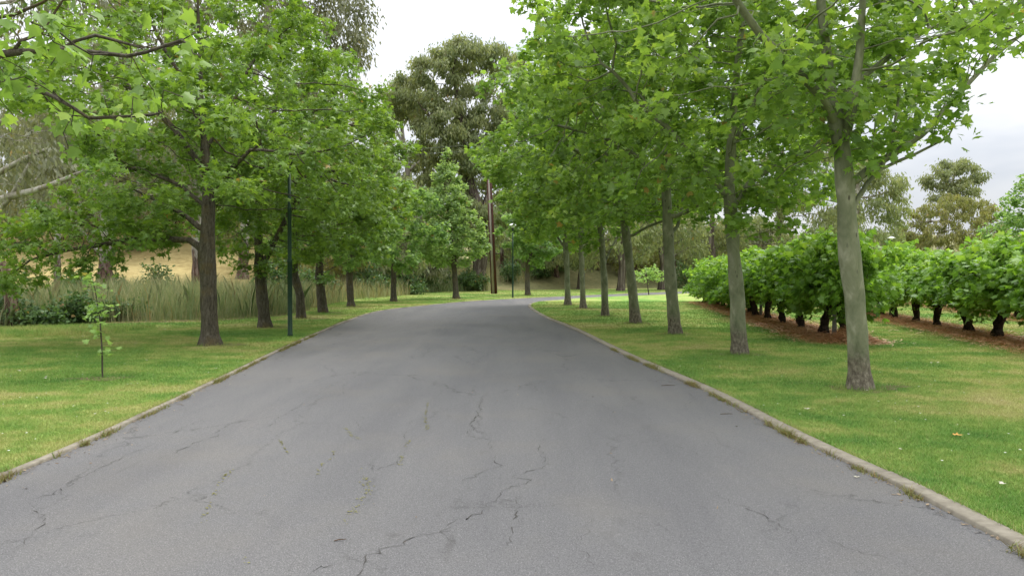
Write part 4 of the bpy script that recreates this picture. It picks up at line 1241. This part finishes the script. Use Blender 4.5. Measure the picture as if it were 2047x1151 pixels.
for k, b in enumerate(P_BASE):
    soil_patch(b + np.array([0.05, 0.05, 0]), 0.42, 0.30, f'bare earth round the foot of the {ORD[k]} right-hand plane tree')
soil_patch(at(1790, 773), 0.22, 0.12, 'bare earth scrape right of the nearest plane tree')
for k, b in enumerate(L_BASE[:5]):
    soil_patch(b + np.array([0.35, 0.05, 0]), 0.55, 0.30, f'bare earth round the foot of the {ORD[k]} left-row tree')
soil_patch(at(205, 757), 0.42, 0.22, 'bare earth round the lone sapling')

# cracks in the asphalt: (width, picture path)
def ribbons(name, paths, mat, label, z, seed):
    rg = np.random.default_rng(seed)
    Vs, Fs, o = [], [], 0
    for w, path in paths:
        P = np.array([at(x, y, ZR)[:2] for x, y in path])
        P = resample(P, max(4, int(np.linalg.norm(np.diff(P, axis=0), axis=1).sum() / 0.045)))
        n = len(P)
        wk = np.cumsum(rg.normal(0, 0.014, (n, 2)), 0)
        j = wk - np.linspace(0, 1, n)[:, None] * wk[-1] + rg.normal(0, 0.017, (n, 2)) + 0.0 * np.column_stack([np.sin(np.arange(n) * 0.55 + rg.uniform(0, 6)), np.sin(np.arange(n) * 0.83 + rg.uniform(0, 6))])
        P = P + j
        t = norm(np.gradient(P, axis=0)); nr = np.column_stack([-t[:, 1], t[:, 0]])
        ww = 0.38 * w * np.clip(rg.lognormal(-0.25, 0.8, n), 0.06, 2.8) * np.sin(np.linspace(0.12, math.pi - 0.12, n)) ** 0.5
        V = np.vstack([np.column_stack([P + nr * ww[:, None] / 2, np.full(n, z)]), np.column_stack([P - nr * ww[:, None] / 2, np.full(n, z)])])
        i = np.arange(n - 1)
        Fs.append(np.stack([o + i, o + n + i, o + n + i + 1, o + i + 1], 1)); Vs.append(V); o += 2 * n
    return tag(link(name, mesh_np(name, np.vstack(Vs), Fs, mat)), label, kind='structure')


CR = [(0.016, [(975, 785), (962, 830), (965, 855), (952, 868), (980, 880), (975, 905)]), (0.010, [(995, 910), (998, 930), (955, 940), (925, 960)]),
      (0.012, [(1090, 870), (1078, 890), (1085, 930), (1055, 955), (1085, 965), (1030, 990), (960, 1030), (895, 1045), (890, 1065), (905, 1090), (925, 1100)]),
      (0.011, [(1040, 990), (1025, 1020), (1040, 1045), (1020, 1090)]), (0.014, [(890, 1060), (800, 1075), (750, 1105), (740, 1130), (720, 1151)]),
      (0.007, [(730, 1115), (660, 1130), (610, 1151)]), (0.009, [(460, 845), (420, 868), (370, 893), (310, 920)]), (0.008, [(420, 835), (340, 870), (250, 880)]),
      (0.010, [(300, 890), (220, 935), (150, 960), (60, 1000)]), (0.010, [(60, 1005), (72, 1050), (40, 1085), (0, 1110)]), (0.007, [(620, 790), (560, 830), (510, 860)]),
      (0.008, [(880, 740), (870, 770), (900, 772), (855, 800)]), (0.007, [(840, 690), (860, 700), (870, 698)]), (0.007, [(715, 830), (725, 855), (730, 865)]),
      (0.008, [(1045, 760), (1070, 780), (1085, 790)]), (0.008, [(1420, 980), (1480, 1010), (1560, 1050), (1600, 1080)]), (0.007, [(1510, 1015), (1530, 1030)]),
      (0.007, [(1640, 1060), (1680, 1085), (1760, 1110), (1830, 1140)]), (0.007, [(1240, 900), (1300, 880), (1390, 905), (1460, 930)]), (0.006, [(1180, 1040), (1175, 1080), (1185, 1140)]),
      (0.007, [(820, 860), (805, 910), (790, 930), (700, 945)]), (0.006, [(690, 760), (680, 790), (640, 800), (620, 830)]), (0.006, [(1200, 800), (1230, 830), (1250, 850)])]
ribbons('road_crack', CR, M['crack'], 'jagged dark cracks in the asphalt', ZR + 0.0035, 4)
MO = [(0.028, [(722, 935), (732, 965), (735, 985), (712, 1010), (700, 1035), (690, 1055)]), (0.016, [(690, 855), (702, 870), (720, 878)]), (0.016, [(405, 1045), (415, 1020), (440, 965), (470, 930)]),
      (0.014, [(665, 895), (670, 915), (640, 930), (635, 950)]), (0.012, [(855, 805), (850, 840), (855, 860)]), (0.014, [(820, 880), (805, 905), (800, 930)]), (0.015, [(500, 1110), (490, 1130)]), (0.012, [(560, 880), (575, 905)])]
Vm = []
for w, path in MO:
    P = np.array([at(x, y, ZR)[:2] for x, y in path])
    P = resample(P, int(np.linalg.norm(np.diff(P, axis=0), axis=1).sum() / 0.006) + 4)
    dens = np.random.default_rng(len(Vm)).uniform(0, 1, len(P) // 12 + 2)
    keep = np.random.default_rng(len(Vm) + 1).uniform(0, 1, len(P)) < 0.75 * np.repeat(dens, 12)[:len(P)] ** 1.5
    P = P[keep]
    rg_ = np.random.default_rng(len(Vm) + 2)
    P = P + rg_.normal(0, w * 0.8, P.shape)
    rad = rg_.uniform(0.003, 0.010, len(P))
    ang = np.arange(5) * 1.2566
    Vm.append((np.column_stack([P, np.full(len(P), ZR + 0.006)])[:, None, :] + np.column_stack([np.cos(ang), np.sin(ang), 0 * ang])[None] * rad[:, None, None]).reshape(-1, 3))
Vm = np.vstack(Vm)
tag(link('moss', mesh_np('moss', Vm, [np.arange(len(Vm)).reshape(-1, 5)], M['moss'])), 'yellow-green moss in the asphalt cracks', kind='stuff')

# weeds along the gutters
rg = np.random.default_rng(55)
def weeds(P, side, lab, n_t, ymax):
    s = np.concatenate([[0], np.cumsum(np.linalg.norm(np.diff(P, axis=0), axis=1))])
    lim = np.interp(ymax, P[:200, 1], s[:200])
    c = rg.uniform(np.interp(3.2, P[:60, 1], s[:60]), lim, n_t)
    pts, hs = [], []
    for q in c:
        m = int(rg.uniform(20, 130))
        t = q + rg.normal(0, rg.uniform(0.03, 0.16), m)
        C = np.stack([np.interp(t, s, P[:, 0]), np.interp(t, s, P[:, 1])], 1)
        C[:, 0] -= side * np.abs(rg.normal(0.0, 0.03, m)) + 0.005 * side
        pts.append(C); hs.append(rg.uniform(0.02, rg.uniform(0.04, 0.11), m))
    pts, hs = np.vstack(pts), np.concatenate(hs)
    tint = np.clip(rg.normal(0.4, 0.35, len(pts)), 0, 1)
    blades('weeds', pts, hs, np.full(len(pts), 0.008), rg, M['weed'], 1.1, ZR, tint, lab)


weeds(RE, 1, 'small weeds and dry grass along the right gutter', 46, 16)
weeds(LE, -1, 'small weeds and dry grass along the left gutter', 60, 20)
# ragged grass edge over the kerb backs
for P, sgn, lab in ((LK, -1, 'ragged grass fringe along the left kerb'), (RK, 1, 'ragged grass fringe along the right kerb')):
    s = np.concatenate([[0], np.cumsum(np.linalg.norm(np.diff(P, axis=0), axis=1))])
    t = rg.uniform(6, 34, 9000)
    C = np.stack([np.interp(t, s, P[:, 0]), np.interp(t, s, P[:, 1])], 1)
    C[:, 0] += sgn * (rg.uniform(-0.012, 0.05, 9000))
    blades('grass', C, rg.uniform(0.02, 0.055, 9000), np.full(9000, 0.007), rg, M['blade'], 1.0, 0.0, np.clip(rg.normal(0.85, 0.2, 9000), 0, 1), lab)

def litter(n, src, label, z, seed):
    rg2 = np.random.default_rng(seed)
    P = src(n, rg2)
    n = len(P)
    a = rg2.uniform(0, 6.28, n); L_ = rg2.uniform(0.006, 0.02, n); W_ = L_ * rg2.uniform(0.25, 0.7, n)
    u = np.column_stack([np.cos(a), np.sin(a), rg2.normal(0, 0.25, n)]) * L_[:, None]
    v = np.column_stack([-np.sin(a), np.cos(a), rg2.normal(0, 0.25, n)]) * W_[:, None]
    C = np.column_stack([P, z + rg2.uniform(0.004, 0.012, n)])
    V = np.stack([C - u, C - v, C + u, C + v], 1).reshape(-1, 3)
    V[:, 2] = np.maximum(V[:, 2], z + 0.002)
    tag(link('leaf_litter', mesh_np('leaf_litter', V, [np.arange(4 * n).reshape(n, 4)], M['crumb'], np.repeat(rg2.uniform(0, 0.9, n), 4))), label, kind='stuff')


def along(P, sgn):
    def f(n, r):
        s_ = np.concatenate([[0], np.cumsum(np.linalg.norm(np.diff(P, axis=0), axis=1))])
        t = r.uniform(8, 32, n)
        C = np.stack([np.interp(t, s_, P[:, 0]), np.interp(t, s_, P[:, 1])], 1)
        C[:, 0] += sgn * np.abs(r.exponential(0.07, n))
        return C
    return f


litter(1000, along(RE, -1), 'brown leaf crumbs gathered along the right gutter', ZR, 1)
litter(1000, along(LE, 1), 'brown leaf crumbs gathered along the left gutter', ZR, 2)
litter(110, lambda n, r: np.column_stack([r.uniform(-4, 3, n), r.uniform(3.5, 22, n)]), 'sparse leaf crumbs and grit scattered on the asphalt', ZR, 3)
for kk, PP in ((4, P_BASE[:4]), (5, L_BASE[:3])):
    litter(900, lambda n, r: np.vstack([c[:2] + r.normal(0, 0.45, (n // len(PP), 2)) for c in PP]), 'dry leaf bits round the feet of the ' + ('right-hand' if kk == 4 else 'left-row') + ' trees', 0.006, kk)
C = np.vstack([np.column_stack([b_[0] + q_ * np.cos(a_), b_[1] + q_ * np.sin(a_)]) for b_ in P_BASE + L_BASE
               for a_, q_ in [(rg.uniform(0, 6.28, 420), 0.17 + np.abs(rg.normal(0, 0.11, 420)))]])
blades('grass', C, rg.uniform(0.03, 0.10, len(C)), np.full(len(C), 0.008), rg, M['blade'], 0.8, 0.0, None, 'longer grass tufts round the tree feet')
# clover flowers and fallen leaves
n = 260
Q = np.vstack([lawn_pts(400, 6, 22, 0.7, left_lawn, -1), lawn_pts(400, 6, 22, 0.7, right_lawn, 1)])[:n * 2]
m_ = len(Q)
rot = rg.uniform(0, 6.28, m_)
T = np.array([[math.cos(a), math.sin(a), 0] for a in np.arange(6) * math.pi / 3])
V = np.column_stack([Q, np.full(m_, 0.04)])[:, None, :] + T[None] * rg.uniform(0.005, 0.013, m_)[:, None, None]
tag(link('clover_flowers', mesh_np('clover_flowers', V.reshape(-1, 3), [np.arange(m_ * 6).reshape(m_, 6)], M['petal'])), 'tiny white clover flowers scattered over the lawns', kind='stuff')


def fallen(px, py, size, mat, label, group=None, z=0.03):
    p = at(px, py)
    a = rg.uniform(0, 6.28)
    T, FF = TEMPL['maple']
    V = T * size
    V[:, 2] = np.abs(V[:, 2]) * 0.7 + rg.uniform(0, 0.01, len(V))
    c, s = math.cos(a), math.sin(a)
    V = np.column_stack([V[:, 0] * c - V[:, 1] * s, V[:, 0] * s + V[:, 1] * c, V[:, 2]])
    o = link('fallen_leaf', mesh_np('fallen_leaf', V, FF, mat))
    o.location = (p[0], p[1], z)
    tag(o, label, 'leaf', group)


fallen(1907, 876, 0.085, M['orange_leaf'], 'orange dead leaf lying on the right lawn')
fallen(2007, 974, 0.055, M['pale_leaf'], 'whitish dry leaf on the lawn near the right edge of the picture')
fallen(1612, 823, 0.06, M['pale_leaf'], 'pale dry leaf on the lawn in front of the nearest plane tree')
fallen(1713, 946, 0.045, M['pale_leaf'], 'pale dry leaf caught against the right kerb', z=-0.03)
for x, y in [(1840, 704), (1862, 729), (1877, 728), (1910, 705), (1654, 720), (1805, 905), (90, 757), (88, 760), (40, 745), (295, 723), (232, 660), (165, 675), (330, 660), (430, 740), (270, 690), (420, 655)]:
    fallen(x, y, 0.045, M['pale_leaf'], 'small pale dry leaf lying on the lawn', 'pale dry leaves scattered over the lawns')


def stick(px, py, L, ang, label):
    p = at(px, py, ZR)
    P = np.array([(0, 0, 0), (L * 0.4, 0.008, 0.003), (L * 0.7, -0.004, 0.006), (L, 0.012, 0.002)], float)
    c, s = math.cos(ang), math.sin(ang)
    P = np.column_stack([P[:, 0] * c - P[:, 1] * s, P[:, 0] * s + P[:, 1] * c, P[:, 2] + 0.006])
    par = np.array([-1, 0, 1, 2]); mn = np.array([1, 2, 3, -1])
    V, f = tubes(P, par, np.array([0.004, 0.004, 0.003, 0.002]), mn, range(4), 6, rg)
    o = link('twig', mesh_np('twig', V, [f], M['twig'], smooth=True))
    o.location = (p[0], p[1], ZR)
    tag(o, label, 'twig')


stick(668, 1082, 0.07, 0.2, 'short dry twig on the asphalt near the bottom of the picture')
stick(1440, 828, 0.14, -0.1, 'dark twig on the asphalt beside the right kerb')
stick(1322, 771, 0.2, 0.1, 'thin twig lying on the asphalt in front of the right kerb')

# ------------------------------------------------------------------ lamps, pole
def lamp(base, h, rb, label, detail=True):
    o = empty('lamp_post', base, label, 'street lamp', 'dark green lamp posts')
    hh = h - 0.42
    lathe('pole', [(rb * 1.2, 0.0), (rb * 1.2, 0.05), (rb, 0.06), (rb, hh * 0.43), (rb * 1.12, hh * 0.432), (rb * 1.12, hh * 0.442), (rb * 0.84, hh * 0.45), (rb * 0.84, hh * 0.74), (rb * 0.92, hh * 0.742), (rb * 0.92, hh * 0.75), (rb * 0.68, hh * 0.757), (rb * 0.64, hh)], M['green_paint'], o)
    lathe('collar', [(rb * 0.7, hh - 0.01), (rb * 1.3, hh + 0.02), (rb * 1.5, hh + 0.10), (rb * 1.1, hh + 0.13)], M['black_part'], o)
    lathe('globe', [(rb * 1.0, hh + 0.125), (0.13, hh + 0.20), (0.15, hh + 0.27), (0.14, hh + 0.30)], M['white_paint'], o)
    sh = lathe('lamp_shade', [(0.30, hh + 0.265), (0.31, hh + 0.28), (0.20, hh + 0.33), (0.10, hh + 0.38), (0.03, hh + 0.41)], M['white_paint'], o, 28)
    lathe('finial', [(0.03, hh + 0.405), (0.04, hh + 0.43), (0.012, hh + 0.46)], M['black_part'], sh, 12)
    return o


lamp(at(580, 672), 4.72, 0.058, 'dark green stepped lamp post on the left lawn, head lost in the foliage')
lamp(at(1025, 595), 4.75, 0.055, 'dark green lamp post with white conical cap at the bend')
lamp(np.array([30.3, 60.0, 0]), 4.5, 0.055, 'lamp post whose white cap just shows above the vines')

# steel and concrete power pole
b = at(988, 587)
o = empty('power_pole', b, 'tall rusty steel and concrete power pole beyond the bend', 'power pole')
hp = 11.4
def tapered(name, x0, x1, wb, wt, d, mat):
    V = np.array([[x0 - wb / 2, -d, -0.3], [x0 + wb / 2, -d, -0.3], [x0 + wb / 2, d, -0.3], [x0 - wb / 2, d, -0.3],
                  [x1 - wt / 2, -d * .7, hp], [x1 + wt / 2, -d * .7, hp], [x1 + wt / 2, d * .7, hp], [x1 - wt / 2, d * .7, hp]])
    return link(name, mesh_np(name, V, [np.array([[3, 2, 1, 0], [4, 5, 6, 7], [0, 1, 5, 4], [1, 2, 6, 5], [2, 3, 7, 6], [3, 0, 4, 7]])], mat), o)
tapered('steel_rail', -0.20, -0.62, 0.07, 0.07, 0.14, M['rust'])
tapered('concrete_core', -0.055, -0.52, 0.21, 0.12, 0.10, M['pole_concrete'])
tapered('steel_rail', 0.155, -0.40, 0.20, 0.10, 0.14, M['rust'])
boxes('crossarm', [((-0.75, 0, hp - 0.5), (2.2, 0.1, 0.12))], M['rust'], o)
for dx in (-1.7, 0.1):
    lathe('insulator', [(0.05, hp - 0.44), (0.13, hp - 0.38), (0.10, hp - 0.30), (0.14, hp - 0.22), (0.06, hp - 0.12)], M['insulator'], o, 14, (dx, 0, 0))
for q, (dx, zz, lab) in enumerate([(-1.7, hp - 0.12, 'upper thin power line running left from the power pole'), (-1.7, hp - 0.55, 'lower thin power line running left from the power pole')]):
    t = np.linspace(0, 1, 24)
    P = np.column_stack([b[0] + dx - 34 * t, b[1] + 2 * t, zz - 1.2 * 4 * t * (1 - t) * 0.5])
    par = np.arange(-1, 23); mn = np.append(np.arange(1, 24), -1)
    V, f = tubes(P, par, np.full(24, 0.012), mn, range(24), 4, rg)
    tag(link('power_line', mesh_np('power_line', V, [f], M['wire'])), lab, 'power line', 'power lines')

# ------------------------------------------------------------------ light
w = bpy.data.worlds.new('World')
SC.world = w
w.use_nodes = True
t = w.node_tree
t.nodes.clear()
N = t.nodes.new
SUN_EL, SUN_AZ = R(58), R(40)
sky = N('ShaderNodeTexSky'); sky.sky_type = 'NISHITA'; sky.sun_disc = False
sky.sun_elevation = SUN_EL; sky.sun_rotation = SUN_AZ; sky.air_density = 1.0; sky.dust_density = 2.0
tc = N('ShaderNodeTexCoord'); sep = N('ShaderNodeSeparateXYZ')
t.links.new(tc.outputs['Generated'], sep.inputs[0])
mr = N('ShaderNodeMapRange'); mr.inputs[1].default_value = 0.0; mr.inputs[2].default_value = 1.0; mr.inputs[3].default_value = 3.9; mr.inputs[4].default_value = 16.5; mr.interpolation_type = 'SMOOTHSTEP'
t.links.new(sep.outputs[2], mr.inputs[0])
nz = N('ShaderNodeTexNoise'); nz.inputs['Scale'].default_value = 2.2; nz.inputs['Detail'].default_value = 5.0; nz.inputs['Roughness'].default_value = 0.55
mp = N('ShaderNodeMapping'); mp.inputs['Scale'].default_value = (1, 1, 3.0); mp.inputs['Location'].default_value = (0.3, 0.2, 0.1)
t.links.new(tc.outputs['Generated'], mp.inputs[0]); t.links.new(mp.outputs[0], nz.inputs['Vector'])
cr = N('ShaderNodeValToRGB')
cr.color_ramp.elements[0].position = 0.38; cr.color_ramp.elements[0].color = (0.70, 0.745, 0.83, 1)
cr.color_ramp.elements[1].position = 0.62; cr.color_ramp.elements[1].color = (1.05, 1.05, 1.06, 1)
t.links.new(nz.outputs[0], cr.inputs[0])
vm = N('ShaderNodeVectorMath'); vm.operation = 'SCALE'
t.links.new(cr.outputs[0], vm.inputs[0]); t.links.new(mr.outputs[0], vm.inputs['Scale'])
mx = N('ShaderNodeMix'); mx.data_type = 'RGBA'; mx.inputs[0].default_value = 0.93
t.links.new(sky.outputs[0], mx.inputs[6]); t.links.new(vm.outputs[0], mx.inputs[7])
bg = N('ShaderNodeBackground'); bg.inputs[1].default_value = 0.1
t.links.new(mx.outputs[2], bg.inputs[0])
wo = N('ShaderNodeOutputWorld'); t.links.new(bg.outputs[0], wo.inputs[0])

sd = bpy.data.lights.new('sun', 'SUN'); sd.energy = 1.3; sd.angle = R(25); sd.color = (1.0, 0.97, 0.92)
so = bpy.data.objects.new('sun', sd); COL.objects.link(so)
so.rotation_euler = (R(90) - SUN_EL, 0, -SUN_AZ + math.pi)
so.location = (0, 0, 60)

vs = SC.view_settings
vs.view_transform = 'Standard'; vs.look = 'None'; vs.gamma = 1.0; vs.use_curve_mapping = False
vs.exposure = 1.12

cy = SC.cycles
cy.max_bounces = 7; cy.diffuse_bounces = 4; cy.glossy_bounces = 2; cy.transmission_bounces = 5; cy.transparent_max_bounces = 4
cy.caustics_reflective = cy.caustics_refractive = False
cy.use_denoising = True
try:
    cy.denoiser = 'OPENIMAGEDENOISE'; cy.denoising_prefilter = 'ACCURATE'; cy.denoising_input_passes = 'RGB_ALBEDO_NORMAL'
except Exception: pass
